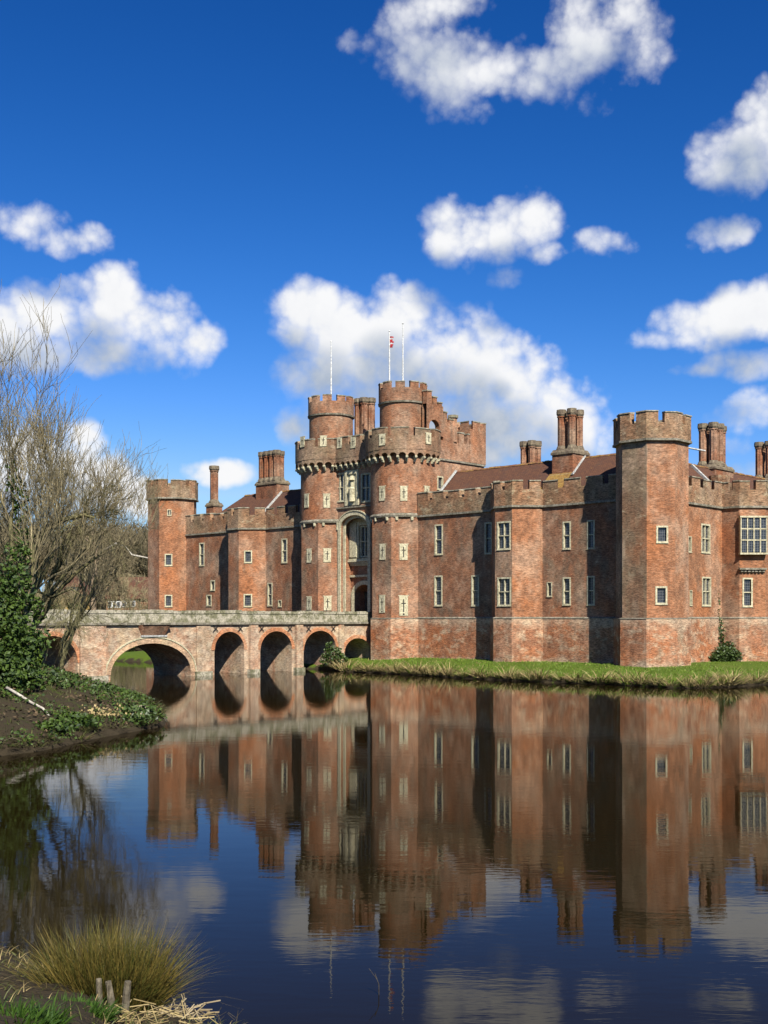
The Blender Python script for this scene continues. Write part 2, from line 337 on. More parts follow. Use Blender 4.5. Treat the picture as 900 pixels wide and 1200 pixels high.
def glass():
    m, t, b = mat('leaded_glass', .12, .5); uvn = N(t, 'ShaderNodeTexCoord')
    bt = N(t, 'ShaderNodeTexBrick'); bt.offset = 0; t.links.new(uvn.outputs['UV'], bt.inputs['Vector']); bt.inputs['Scale'].default_value = 1
    bt.inputs['Brick Width'].default_value = .16; bt.inputs['Row Height'].default_value = .2; bt.inputs['Mortar Size'].default_value = .012
    bt.inputs['Color1'].default_value = (.012,.014,.018,1); bt.inputs['Color2'].default_value = (.03,.034,.042,1); bt.inputs['Mortar'].default_value = (.12,.12,.115,1)
    t.links.new(bt.outputs['Color'], b.inputs['Base Color'])
    bump(t, b, noise(t, 3, 2, .5, pos(t)), .25, .05); return m
M['glass'] = glass()
def leafm(name, c1, c2, rough=.5, spec=.5, sc_=3, trans=.0):
    m, t, b = mat(name, rough, spec); P = pos(t)
    gN = N(t, 'ShaderNodeNewGeometry')
    wn = N(t, 'ShaderNodeTexWhiteNoise', noise_dimensions='3D'); t.links.new(gN.outputs['Random Per Island'], wn.inputs['Vector'])
    f = mth(t, 'MULTIPLY_ADD', gN.outputs['Random Per Island'], .7, mth(t, 'MULTIPLY_ADD', noise(t, sc_, 3, .6, P), .9, -.3), clamp=True)
    t.links.new(mixc(t, f, c1, c2), b.inputs['Base Color'])
    return m
M['ivy'] = leafm('ivy_leaf', (.005,.016,.003), (.055,.090,.010), .58, .25, 1.2)
M['bush'] = leafm('bush_leaf', (0.0136,0.0289,0.0059), (0.0510,0.0808,0.0136), .5, .35)
M['grass'] = leafm('grass_blade', (0.0497,0.0940,0.0066), (0.1271,0.1878,0.0155), .6, .3, .8)
M['grass_dark'] = leafm('lush_blade', (.010,.030,.003), (.040,.078,.007), .65, .15, 2)
M['straw'] = leafm('straw_blade', (0.1590,0.1168,0.0468), (0.3366,0.2618,0.1216), .7, .2, 1.5)
M['sedge'] = leafm('sedge_blade', (.020,.036,.004), (.135,.092,.020), .6, .25, 2.6)
M['reed_dead'] = leafm('dead_reed', (0.1600,0.1200,0.0640), (0.3520,0.2880,0.1760), .7, .2, 5)
M['twig'] = stone('twig', (.42,.35,.20), (.25,.20,.11), .4, .6, 1.2, .8)
M['bark'] = stone('bark', (.15,.125,.075), (.075,.06,.04), .4, .62, 2.2, .8)
M['bark_moss'] = stone('bark_moss', (.21,.19,.085), (.10,.085,.045), .4, .62, 2.5, .8)
M['bark_pale'] = stone('bark_pale', (.40,.29,.19), (.20,.15,.10), .45, .65, 1.4, .8)
M['bark_white'] = stone('bark_white', (.55,.5,.42), (.3,.26,.2), .5, .7, 3, .5)
M['wood_far'] = stone('wood_far', (.25,.20,.12), (.15,.13,.07), .4, .62, .12, .8)
M['post'] = stone('weathered_post', (.20,.17,.12), (.11,.09,.06), .4, .6, 9, .7)
M['plaster'] = stone('plaster', (.5,.34,.12), (.4,.26,.1), .4, .6, 2, .5)
def ground_mat():
    m, t, b = mat('meadow', .95, .15); P = pos(t)
    n1 = noise(t, .22, 5, .6, P); n2 = noise(t, 2.2, 5, .7, P); n3 = noise(t, 14, 3, .7, P)
    grass = mixc(t, n2, (.034,.064,.005), (.090,.130,.012))
    grass = mixc(t, mth(t, 'MULTIPLY', sstep(t, n1, .55, .72), .5), grass, (.10,.11,.022))
    mud = mixc(t, n2, (.018,.014,.008), (.05,.037,.02))
    at = N(t, 'ShaderNodeAttribute'); at.attribute_name = 'mud'
    f = sstep(t, mth(t, 'ADD', at.outputs['Fac'], mth(t, 'MULTIPLY_ADD', n2, .9, -.45)), .35, .65)
    col = mixc(t, f, grass, mud)
    col = mixc(t, 1.0, col, mixc(t, n3, (.6,.6,.6), (1.35,1.35,1.35)), 'MULTIPLY')
    t.links.new(col, b.inputs['Base Color']); bump(t, b, mth(t, 'ADD', n2, n3), .8, .08); return m
M['ground'] = ground_mat()
def water():
    m, t, b = mat('moat_water', .016, .16); b.inputs['Specular Tint'].default_value = (1, .93, .80, 1); b.inputs['IOR'].default_value = 1.33
    P = pos(t)
    col = mixc(t, noise(t, .05, 3, .5, P), (.0062,.0042,.0010), (.0095,.0063,.0016))
    t.links.new(col, b.inputs['Base Color'])
    # ripples: long low crests lying across the line of sight
    r1 = noise(t, 1.0, 3, .55, pos(t, (.55, 1.9, 1)), .3)
    r2 = noise(t, 1.0, 2, .5, pos(t, (2.2, 7.0, 1)), .2)
    patch = sstep(t, noise(t, .06, 3, .55, pos(t, (.6, 1, 1))), .42, .62)
    r3 = noise(t, 1.0, 2, .5, pos(t, (7, 22, 1)))
    h = mth(t, 'ADD', mth(t, 'MULTIPLY_ADD', r1, .5, mth(t, 'MULTIPLY', r3, .05)), mth(t, 'MULTIPLY', r2, mth(t, 'MULTIPLY_ADD', patch, .26, .05)))
    bump(t, b, h, 1.0, .0042)
    return m
M['water'] = water()
M['stone_pebble'] = stone('pebble', (.62,.5,.36), (.4,.32,.24), .4, .6, 4, .6)
M['flag_red'] = stone('flag_red', (.5,.04,.05), (.35,.03,.04), .4, .6, 6, .5)
M['flag_white'] = stone('flag_white', (.75,.72,.72), (.6,.5,.5), .4, .6, 6, .5)
# ------------------------------------------------------------------ wall builders
def frame_of(A, B):
    tx, ty = B[0]-A[0], B[1]-A[1]; ln = math.hypot(tx, ty); return (tx/ln, ty/ln), (ty/ln, -tx/ln), ln
def wall_face(mb, A, B, z0, z1, holes=(), depth=.24, mi=0):
    """a vertical wall face with real rectangular openings and their reveals"""
    t, n, ln = frame_of(A, B)
    P = lambda s, z, d=0: (A[0]+t[0]*s-n[0]*d, A[1]+t[1]*s-n[1]*d, z)
    holes = [(max(.02, a), min(ln-.02, b), c, d) for a, b, c, d in holes if b > .05 and a < ln-.05]
    S = sorted({0, ln, *[h[0] for h in holes], *[h[1] for h in holes]}); Z = sorted({z0, z1, *[h[2] for h in holes], *[h[3] for h in holes]})
    for i in range(len(S)-1):
        for j in range(len(Z)-1):
            cs, cz = (S[i]+S[i+1])/2, (Z[j]+Z[j+1])/2
            if any(h[0] < cs < h[1] and h[2] < cz < h[3] for h in holes): continue
            mb.quad(P(S[i], Z[j]), P(S[i+1], Z[j]), P(S[i+1], Z[j+1]), P(S[i], Z[j+1]), mi)
    for a, b, c, d in holes:
        mb.quad(P(a,c), P(a,c,depth), P(a,d,depth), P(a,d), mi); mb.quad(P(b,c,depth), P(b,c), P(b,d), P(b,d,depth), mi)
        mb.quad(P(a,d,depth), P(b,d,depth), P(b,d), P(a,d), mi); mb.quad(P(a,c), P(b,c), P(b,c,depth), P(a,c,depth), mi)
def offset(poly, d, closed=False):
    out = []; n = len(poly)
    for i in range(n):
        ns = []
        for a, b in ((i-1, i), (i, i+1)):
            if not closed and (a < 0 or b >= n): continue
            ns.append(frame_of(poly[a % n], poly[b % n])[1])
        if len(ns) == 1: m = ns[0]; k = 1
        else:
            m = (ns[0][0]+ns[1][0], ns[0][1]+ns[1][1]); l = math.hypot(*m); m = (m[0]/l, m[1]/l); k = 1/max(.5, m[0]*ns[0][0]+m[1]*ns[0][1])
        out.append((poly[i][0]+m[0]*d*k, poly[i][1]+m[1]*d*k))
    return out
def strip(mb, outer, inner, z0, z1, closed=False, mi=0, z1in=None):
    """wall strip of some thickness along a path"""
    n = len(outer); zi = z1 if z1in is None else z1in
    pts = [(p[0],p[1],z0) for p in outer]+[(p[0],p[1],z1) for p in outer]+[(p[0],p[1],z0) for p in inner]+[(p[0],p[1],zi) for p in inner]
    fs = []
    for i in range(n if closed else n-1):
        j = (i+1) % n
        fs += [(i,j,n+j,n+i), (2*n+j,2*n+i,3*n+i,3*n+j), (n+i,n+j,3*n+j,3*n+i), (j,i,2*n+i,2*n+j)]
    if not closed: fs += [(0,n,3*n,2*n), (n-1,3*n-1,4*n-1,2*n-1)]
    mb.add(pts, fs, mi)
def merlons(parent, outer, inner, z0, z1, mlen, gap, closed=False, phase=0, mats=None, jit=.05, name='merlon'):
    P = list(outer)+([outer[0]] if closed else []); Q = list(inner)+([inner[0]] if closed else [])
    cum = [0]
    for i in range(len(P)-1): cum.append(cum[-1]+math.dist(P[i], P[i+1]))
    tot = cum[-1]; k = max(1, round(tot/(mlen+gap))) if closed else max(1, round((tot+gap)/(mlen+gap)))
    pitch = tot/k if closed else (tot+gap)/k; ml = pitch-gap
    def at(s):
        if closed: s %= tot
        i = max(j for j in range(len(cum)-1) if cum[j] <= s+1e-9); u = (s-cum[i])/(cum[i+1]-cum[i]); u = min(1, u)
        return [(X[i][0]+(X[i+1][0]-X[i][0])*u, X[i][1]+(X[i+1][1]-X[i][1])*u) for X in (P, Q)]
    for q in range(k):
        s0 = phase+q*pitch+rnd.uniform(-.03, .03); s1 = s0+ml+rnd.uniform(-.03, .03)
        if not closed: s0 = max(0, s0); s1 = min(tot, s1)
        ss = [s0]
        for w in range(3):
            ss += [c+w*tot for c in cum[(0 if (closed and w) or not closed else 0):-1] if s0+1e-4 < c+w*tot < s1-1e-4] if (closed or w == 0) else []
        ss = sorted(set(ss))+[s1]
        o_, i_ = zip(*[at(s) for s in ss])
        zt = z1+rnd.uniform(-jit*1.5, jit)
        mb = MB(); strip(mb, o_, i_, z0-.01, zt-.11, mi=0)
        oo = [(a[0]+(a[0]-b[0])*.12, a[1]+(a[1]-b[1])*.12) for a, b in zip(o_, i_)]; ii = [(b[0]+(b[0]-a[0])*.1, b[1]+(b[1]-a[1])*.1) for a, b in zip(o_, i_)]
        strip(mb, oo, ii, zt-.11, zt-.03, mi=1, z1in=zt+.03)
        mb.build(name, mats or [M['brick_parapet'], M['coping']], parent)

castle = empty('castle', ORG, ALPHA)
thing(castle, 'red brick moated castle with twin round gatehouse towers and battlemented walls', 'castle')
ZP, ZS, ZC, ZT = 4.5, 13.3, 14.65, 15.4      # plinth top, string course, crenel sill, merlon top
W = 58.4

# windows measured in the photograph: face key -> (px0, py0, px1, py1, lights across, lights high)
WINS = {
 ('F', 0): [(509.5,614.5,519,650,1,2), (509,674.5,518.5,710,1,2), (552.5,674,561.5,710,1,2), (568,612,577,649,1,2)],
 ('F', 3): [(582.5,611,598.5,644,2,2), (583,676.5,599,710,2,2)],
 ('F', 6): [(659.5,611,669,643.5,1,2), (659.5,676.5,669,709,1,2), (641,682,647,699,1,1), (688,609.5,697,643,1,2), (688,675,697,709,1,2)],
 ('E', 0): [(821.7,614,832,648,2,2), (822.5,676,833,710,2,2), (806.3,628.5,810.3,647,1,1), (808,691.5,811,709.5,1,1)],
 ('E', 2): [(870,677,882,711,1,2)],
 ('L', 0): [(233.5,636,239.5,663,1,2), (246.7,680,252,692,1,1), (242,697,248,710,1,1)],
 ('L', 4): [(286,645,295.5,659.5,1,1), (285.5,696,295.5,711,1,1)],
 ('L', 6): [(330,631,336.7,659.5,1,2), (313.5,683,319.3,710,1,2), (326,703,330,711,1,1)],
}
def window(A, B, s0, s1, z0, z1, nx, nz, parent=None, bw=None, deep=.14, proud=.035):
    t, n, ln = frame_of(A, B); bw = bw or min(.125, (s1-s0)*.15); mw = .075
    mb = MB(); ob = lambda a, b, c, d, p=proud, q=-.2: mb.obox(A, t, n, a, b, q, p, c, d)
    ob(s0, s0+bw, z0, z1); ob(s1-bw, s1, z0, z1); ob(s0+bw, s1-bw, z1-bw, z1); ob(s0+bw, s1-bw, z0, z0+bw*.8)
    i0, i1, j0, j1 = s0+bw, s1-bw, z0+bw*.8, z1-bw
    for k in range(1, nx): c = i0+(i1-i0)*k/nx; ob(c-mw/2, c+mw/2, j0, j1, -.02)
    for k in range(1, nz): c = j0+(j1-j0)*k/nz; ob(i0, i1, c-mw/2, c+mw/2, -.015)
    w = mb.build('window', M['stone_frame'], parent or castle)
    ms = MB(); ms.obox(A, t, n, s0-.02, s1+.02, .002, .07, z0-.05, z0); ms.build('sill', M['stone_frame'], w)
    for a in range(nx):
        for b in range(nz):
            x0, x1 = i0+(i1-i0)*a/nx, i0+(i1-i0)*(a+1)/nx; y0, y1 = j0+(j1-j0)*b/nz, j0+(j1-j0)*(b+1)/nz
            mp = MB(); mp.obox(A, t, n, x0, x1, -deep-.02, -deep, y0, y1); mp.build('pane', M['glass'], w)
    return w
def rect_on(A, B, w):
    cx, cy = (w[0]+w[2])/2, (w[1]+w[3])/2
    s0 = hit(w[0], cy, A, B)[0]; s1 = hit(w[2], cy, A, B)[0]; z1 = hit(cx, w[1], A, B)[1]; z0 = hit(cx, w[3], A, B)[1]
    return s0, s1, z0, z1
def build_range(key, path, back, mats):
    mb = MB(); pl = MB(); st = MB()
    for i in range(len(path)-1):
        A, B = path[i], path[i+1]; ws = WINS.get((key, i), [])
        rs = [rect_on(A, B, w) for w in ws]
        wall_face(mb, A, B, 0, ZS, [(a, b, c, d) for a, b, c, d in rs], mi=mats[1].get(i, 0))
        for w, r in zip(ws, rs): window(A, B, *r, w[4], w[5])
    ring = path+back
    for i in range(len(path)-1, len(ring)):
        A, B = ring[i], ring[(i+1) % len(ring)]; mb.quad((*A, 0), (*B, 0), (*B, ZS), (*A, ZS))
    mb.add([(*p, ZS) for p in ring], [tuple(range(len(ring)))])
    wall = mb.build('curtain_wall', mats[0], castle)
    o1 = offset(path, .14); strip(pl, o1, offset(path, .003), -.5, ZP-.06); strip(pl, offset(path, .17), offset(path, .003), ZP-.06, ZP-.01, mi=1, z1in=ZP+.07)
    pl.build('plinth', [M['brick_plinth'], M['string_stone']], wall)
    strip(st, offset(path, .15), offset(path, -.1), ZS-.08, ZS+.08, z1in=ZS+.12); st.build('string_course', M['string_stone'], wall)
    pp = MB(); oo, ii = offset(path, .09), offset(path, -.36); strip(pp, oo, ii, ZS+.08, ZC); par = pp.build('parapet', M['brick_parapet'], castle)
    # one run of merlons for each straight stretch
    i = 0
    for a, b in zip(range(len(oo)-1), range(1, len(oo))):
        ln = math.dist(oo[a], oo[b])
        if ln < .6: continue
        f0, f1 = .0, 1.0
        lerp = lambda X, u: (X[a][0]+(X[b][0]-X[a][0])*u, X[a][1]+(X[b][1]-X[a][1])*u)
        e = .12/ln if ln < 3 else 0
        if ln < 3:
            for u0, u1 in ((0, .39), (.61, 1)): merlons(par, [lerp(oo,u0), lerp(oo,u1)], [lerp(ii,u0), lerp(ii,u1)], ZC, ZT, 9, .1)
        else: merlons(par, [lerp(oo,0), lerp(oo,1)], [lerp(ii,0), lerp(ii,1)], ZC, ZT, 1.3, .5)
    return wall
RF = [(35.5,0),(43.85,0),(43.85,-.35),(45.4,-1.9),(47.1,-1.9),(48.65,-.35),(48.65,0),(56.25,0)]
LF = [(2.15,0),(10.2,0),(10.2,-.15),(12.0,-2.0),(13.6,-2.0),(15.4,-.15),(15.4,0),(21.5,0)]
# the diagonal face of the left bay is segment 4 in its path
EF = [(58.4,2.15),(58.4,10.88),(59.9,10.88),(61.37,12.35),(61.37,15.8),(59.9,17.27),(58.4,17.27),(58.4,44)]
WINS[('E', 2)] = [(870,677,882,711,1,2)]
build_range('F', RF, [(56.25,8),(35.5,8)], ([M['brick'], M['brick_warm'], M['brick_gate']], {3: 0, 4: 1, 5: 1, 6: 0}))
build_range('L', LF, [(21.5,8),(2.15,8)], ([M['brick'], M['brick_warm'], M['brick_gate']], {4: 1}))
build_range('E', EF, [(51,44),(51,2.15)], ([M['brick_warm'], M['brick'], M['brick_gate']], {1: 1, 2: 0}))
# plain west and north ranges that close the court
mb = MB(); mb.prism([(0,2.15),(7.4,8.02),(7.4,43.9),(0,43.9)], 0, 14.4); mb.prism([(7.42,37),(50.9,37),(50.9,43.8),(7.42,43.8)], 0, 14.3)
mb.build('court_wall', M['brick'], castle)

# ------------------------------------------------------------------ corner towers
TWINS = {0: {-90: [(193,649,202,663,1,1)], -45: []}, 1: {-45: [(769,616,783,636,1,1), (768,687,782,708,1,1)]}}
def corner_tower(cx, cy, ap, ti, ztop=19.25):
    o = octo(cx, cy, ap); mb = MB(); pl = MB()
    for k in range(8):
        A, B = o[k], o[(k+1) % 8]; ang = round(math.degrees(math.atan2((A[1]+B[1])/2-cy, (A[0]+B[0])/2-cx)))
        if ti == 0: ws = [(193,649,202,663,1,1),(193,697,202,711,1,1),(196,597,201,604,2,1)] if ang == -45 else []
        else: ws = TWINS[1].get(ang, [])
        rs = [rect_on(A, B, w) for w in ws]
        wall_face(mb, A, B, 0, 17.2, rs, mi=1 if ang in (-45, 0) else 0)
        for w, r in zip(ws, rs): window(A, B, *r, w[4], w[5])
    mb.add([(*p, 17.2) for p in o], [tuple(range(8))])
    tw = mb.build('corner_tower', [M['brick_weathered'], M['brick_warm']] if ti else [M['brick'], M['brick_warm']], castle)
    pl.prism(octo(cx, cy, ap+.16), -.5, ZP-.06); pl.prism(octo(cx, cy, ap+.2), ZP-.06, ZP, mi=1, poly1=octo(cx, cy, ap+.05)); pl.build('plinth', [M['brick_plinth'], M['string_stone']], tw)
    st = MB(); st.prism(octo(cx, cy, ap+.24), 17.12, 17.28); st.build('string_course', M['string_stone'], tw)
    pp = MB(); oo, ii = octo(cx, cy, ap+.17), octo(cx, cy, ap-.32); pp.ring(oo, ii, 17.28, ztop-.85); par = pp.build('parapet', M['brick_parapet'], castle)
    side = math.dist(oo[0], oo[1]); merlons(par, oo, ii, ztop-.85, ztop, side-.42, .42, closed=True, phase=side/2+.21, jit=.06)
corner_tower(0, 0, 2.45, 0); corner_tower(W, 0, 2.42, 1)
# a lead rainwater spout on the right tower
sp = MB(); sp.tube([(60.2,1.8,17.0),(61.2,2.8,16.75)], .07, 6); sp.build('spout', M['lead'], castle)

# ------------------------------------------------------------------ gatehouse
GX, GY = (23.55, 32.75), 1.05; GC = 28.15; GAP = 2.75
loop_cache = {}
def loop_mesh(w, h, dark_port=False):
    k = (round(w, 2), round(h, 2), dark_port)
    if k in loop_cache: return loop_cache[k]
    mb = MB(); mb.box(-w/2, w/2, -.05, .06, -h/2, h/2, 0)
    mb.box(-w*.06, w*.06, -.056, -.04, -h*.32, h*.34, 1); mb.box(-w*.26, w*.26, -.058, -.04, h*.10, h*.15, 1)  # cross slit: dark blocks on the plate in place of a shaded opening
    mb.box(-w*.62, w*.62, -.045, .05, h*.5, h*.545, 0)
    for q in (-1, 1): mb.box(q*w*.5-(w*.1 if q > 0 else 0), q*w*.5+(w*.1 if q < 0 else 0)+0, -.062, .05, -h*.5, -h*.32, 0)
    if dark_port: mb.prism([(.09*math.cos(a*.785), -.05) for a in range(1)]*3, 0, .001, 1) if False else mb.box(-w*.1, w*.1, -.059, -.04, -h*.47, -h*.38, 1)  # lower port, likewise a dark block standing in for shade
    loop_cache[k] = mb.mesh('arrow_loop', [M['stone_frame'], M['inside_shade']]); return loop_cache[k]
def hit_cyl(px, py, c, r):
    d = lray(px, py); ox, oy = CL0.x-c[0], CL0.y-c[1]
    a = d.x*d.x+d.y*d.y; b = ox*d.x+oy*d.y; q = b*b-a*(ox*ox+oy*oy-r*r)
    t = (-b-math.sqrt(max(q, 0)))/a; p = CL0+d*t; return p, math.atan2(p.y-c[1], p.x-c[0])
def loop_cyl(c, r, px, py, w=.62, h=1.25, dark_port=False):
    p, an = hit_cyl(px, py, c, r); link('arrow_loop', loop_mesh(w, h, dark_port), castle, (c[0]+r*math.cos(an), c[1]+r*math.sin(an), p.z), an+math.pi/2)
def loop_face(A, B, px, py, w=.62, h=1.15, dark_port=False):
    s, z = hit(px, py, A, B); t, n, ln = frame_of(A, B); s = min(max(s, w/2+.1), ln-w/2-.1)
    link('arrow_loop', loop_mesh(w, h, dark_port), castle, (A[0]+t[0]*s, A[1]+t[1]*s, z), math.atan2(t[1], t[0]))
def corbel_mesh():
    mb = MB()    # three stepped rolls, outward is -y
    for k, (d, z0, z1) in enumerate(((.17,.05,.22),(.33,.2,.37),(.5,.35,.54))):
        w = .095; y0 = -d; mb.box(-w, w, y0, .1, z0, z1, 0); mb.box(-w-.01, w+.01, y0-.035, y0+.02, z0+.05, z1-.06, 0)
    return mb.mesh('corbel', M['stone_frame'])
CORB = corbel_mesh()
def arcade_path(path, closed, z0, z1, thick, parent):
    """little round arches carried by the corbels: one bay per path segment"""
    mb = MB(); n = len(path)
    for i in range(n if closed else n-1):
        A, B = path[i], path[(i+1) % n]; t, nn, ln = frame_of(A, B); r = ln/2-.06; K = 6
        P = lambda s, z, d=0: (A[0]+t[0]*s-nn[0]*d, A[1]+t[1]*s-nn[1]*d, z)
        xs = [ln/2-r*math.cos(math.pi*k/K) for k in range(K+1)]; zs = [z0+min(r, z1-z0-.06)*math.sin(math.pi*k/K) for k in range(K+1)]
        xs = [0]+xs+[ln]; zs = [z0]+zs+[z0]
        for k in range(len(xs)-1):
            mb.quad(P(xs[k], zs[k]), P(xs[k+1], zs[k+1]), P(xs[k+1], z1), P(xs[k], z1)); mb.quad(P(xs[k], zs[k], thick), P(xs[k+1], zs[k+1], thick), P(xs[k+1], zs[k+1]), P(xs[k], zs[k]))
        mb.quad(P(0, z1), P(ln, z1), P(ln, z1, thick), P(0, z1, thick))
    return mb.build('machicolation', M['brick_weathered'], parent)
ZG0, ZGA, ZGC, ZGT = 18.0, 19.05, 20.25, 21.05
for gi_, gx in enumerate(GX):
    c = (gx, GY); o = octo(gx, GY, GAP)
    mb = MB()
    for k in range(8):
        A, B = o[k], o[(k+1) % 8]; ang = round(math.degrees(math.atan2((A[1]+B[1])/2-GY, (A[0]+B[0])/2-gx)))
        ws = [(493,685,500.7,704,1,1)] if gi_ == 1 and ang == 0 else []
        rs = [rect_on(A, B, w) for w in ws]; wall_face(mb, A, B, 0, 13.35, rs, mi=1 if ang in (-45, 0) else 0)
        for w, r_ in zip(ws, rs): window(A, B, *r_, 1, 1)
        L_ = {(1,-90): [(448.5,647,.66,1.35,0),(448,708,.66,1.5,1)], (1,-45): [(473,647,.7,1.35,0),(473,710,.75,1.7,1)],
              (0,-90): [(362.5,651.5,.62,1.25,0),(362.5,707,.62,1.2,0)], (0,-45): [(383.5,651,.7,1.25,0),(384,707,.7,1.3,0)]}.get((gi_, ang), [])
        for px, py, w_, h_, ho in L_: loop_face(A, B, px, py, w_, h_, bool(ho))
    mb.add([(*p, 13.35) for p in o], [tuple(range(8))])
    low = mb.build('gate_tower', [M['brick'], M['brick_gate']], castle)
    pl = MB(); pl.prism(octo(gx, GY, GAP+.14), -.5, ZP-.06); pl.prism(octo(gx, GY, GAP+.18), ZP-.06, ZP, mi=1, poly1=octo(gx, GY, GAP+.03)); pl.build('plinth', [M['brick_plinth'], M['string_stone']], low)
    ro = 2.87; mb = MB(); mb.prism(circ(gx, GY, ro), 13.35, 19.4); up = mb.build('gate_tower_drum', M['brick_gate'], castle)
    mb = MB(); mb.prism(circ(gx, GY, ro+.14), 13.42, 13.6, poly1=circ(gx, GY, ro+.02)); mb.prism(circ(gx, GY, ro+.1), 13.27, 13.42, poly1=circ(gx, GY, ro+.14)); mb.build('string_course', M['string_stone'], up)
    # paired moulded brackets where the octagon turns into the drum
    for k in range(8):
        for dd in (-9, 9):
            a = R(22.5+45*k+dd); mb = MB(); mb.prism(circ(0, 0, .13, 8), -.32, -.02, poly1=circ(0, 0, .17, 8)); link('bracket', mb.mesh('bracket', M['stone_frame']), up, (gx+(ro-.02)*math.cos(a), GY+(ro-.02)*math.sin(a), 13.3))
    if gi_ == 1:
        for px in (448, 473.3, 500): loop_cyl(c, ro, px, 578.5)
    else:
        for px in (359.5, 383): loop_cyl(c, ro, px, 587)
    nc = 26; rc = ro+.5
    for k in range(nc):
        a = 2*math.pi*k/nc; link('corbel', CORB, up, (gx+(ro-.0)*math.cos(a), GY+(ro-.0)*math.sin(a), ZG0), a+math.pi/2)
    arcade_path(circ(gx, GY, rc, nc), True, ZG0+.48, ZGA+.05, .3, up)
    mb = MB(); oo, ii = circ(gx, GY, rc+.02), circ(gx, GY, rc-.42); mb.ring(oo, ii, ZGA+.05, ZGC); par = mb.build('parapet', M['brick_weathered'], castle)
    merlons(par, oo, ii, ZGC, ZGT, 1.55, .55, closed=True, phase=.4, mats=[M['brick_weathered'], M['coping']])
    for px, py in (((448,522.5),(502,521)) if gi_ else ((354.5,525),(379,524))): loop_cyl(c, rc+.03, px, py-7, .6, .95)
    rd = 2.07; mb = MB(); mb.prism(circ(gx, GY, rd), 19.3, 23.5); dr = mb.build('turret', M['brick_gate'], castle)
    mb = MB(); mb.prism(circ(gx, GY, rd+.13), 23.38, 23.52, poly1=circ(gx, GY, rd+.16)); mb.build('string_course', M['string_stone'], dr)
    mb = MB(); oo, ii = circ(gx, GY, rd+.1), circ(gx, GY, rd-.25); mb.ring(oo, ii, 23.52, 24.68); par = mb.build('turret_parapet', M['brick_gate'], castle)
    merlons(par, oo, ii, 24.68, 25.3, .78, .52, closed=True, phase=.25, mats=[M['brick_gate'], M['coping']], jit=.03)

def arch_wall(mb, A, B, z0, z1, ops, depth, mi=0, K=14, base=True):
    """elevation pierced by arches: ops = (s0, s1, spring z, rise); the soffits run back by depth"""
    t, n, ln = frame_of(A, B); P = lambda s, z, d=0: (A[0]+t[0]*s-n[0]*d, A[1]+t[1]*s-n[1]*d, z)
    cur = 0
    for s0, s1, zs, rise in sorted(ops)+[(ln, None, 0, 0)]:
        if s0 > cur+1e-4:
            mb.quad(P(cur, z0), P(s0, z0), P(s0, z1), P(cur, z1), mi)
            if depth > .6 and base is not None: mb.quad(P(s0, z0, depth), P(cur, z0, depth), P(cur, z1, depth), P(s0, z1, depth), mi)
        if s1 is None: break
        c, r = (s0+s1)/2, (s1-s0)/2
        xs = [c-r*math.cos(math.pi*k/K) for k in range(K+1)]; hs_ = [zs+rise*math.sin(math.pi*k/K) for k in range(K+1)]
        for k in range(K):
            mb.quad(P(xs[k], hs_[k]), P(xs[k+1], hs_[k+1]), P(xs[k+1], z1), P(xs[k], z1), mi)
            if depth > .6 and base is not None: mb.quad(P(xs[k+1], hs_[k+1], depth), P(xs[k], hs_[k], depth), P(xs[k], z1, depth), P(xs[k+1], z1, depth), mi)
            mb.quad(P(xs[k], hs_[k], depth), P(xs[k+1], hs_[k+1], depth), P(xs[k+1], hs_[k+1]), P(xs[k], hs_[k]), mi)
        mb.quad(P(s0, z0), P(s0, z0, depth), P(s0, zs, depth), P(s0, zs), mi); mb.quad(P(s1, z0, depth), P(s1, z0), P(s1, zs), P(s1, zs, depth), mi)
        cur = s1
def arch_band(mb, A, B, s0, s1, z0, zs, rise, wid, d0, d1, mi=0, K=16, legs=True):
    """moulded ring standing proud round an arch"""
    t, n, ln = frame_of(A, B); P = lambda s, z, d=0: (A[0]+t[0]*s+n[0]*d, A[1]+t[1]*s+n[1]*d, z)
    c, r = (s0+s1)/2, (s1-s0)/2
    inn = [(c-r*math.cos(math.pi*k/K), zs+rise*math.sin(math.pi*k/K)) for k in range(K+1)]
    out = [(c-(r+wid)*math.cos(math.pi*k/K), zs+(rise+wid)*math.sin(math.pi*k/K)) for k in range(K+1)]
    if legs: inn = [(s0, z0)]+inn+[(s1, z0)]; out = [(s0-wid, z0)]+out+[(s1+wid, z0)]
    for k in range(len(inn)-1):
        a, b, c_, d = inn[k], inn[k+1], out[k+1], out[k]
        mb.quad(P(*d, d1), P(*a, d1), P(*b, d1), P(*c_, d1), mi); mb.quad(P(*d, d0), P(*d, d1), P(*c_, d1), P(*c_, d0), mi); mb.quad(P(*a, d1), P(*a, d0), P(*b, d0), P(*b, d1), mi)

# gate front between the towers
GA, GB = (25.45, -.45), (30.85, -.45); gl = GB[0]-GA[0]
go0, go1 = 26.4-GA[0], 29.9-GA[0]
mb = MB(); arch_wall(mb, GA, GB, 3.6, 14.55, [(go0, go1, 12.75, 1.1)], 1.3, base=None)
upw = [(392.5,554.5,403.5,588,2,2), (423,554.5,434.5,588,2,2)]
rs = [rect_on(GA, GB, w) for w in upw]; wall_face(mb, GA, GB, 14.55, 18.3, rs)
for w, r_ in zip(upw, rs): window(GA, GB, *r_, 2, 2, bw=.13)
front = mb.build('gate_front', M['brick_gate'], castle)
mb = MB(); arch_band(mb, GA, GB, go0, go1, 3.6, 12.75, 1.1, .34, .0, .1); arch_band(mb, GA, GB, go0+.3, go1-.3, 3.6, 12.75, .85, .28, -.35, -.25); arch_band(mb, GA, GB, go0-.36, go1+.36, 12.6, 12.75, 1.46, .09, .0, .16)
mb.build('arch_moulding', M['stone'], front)
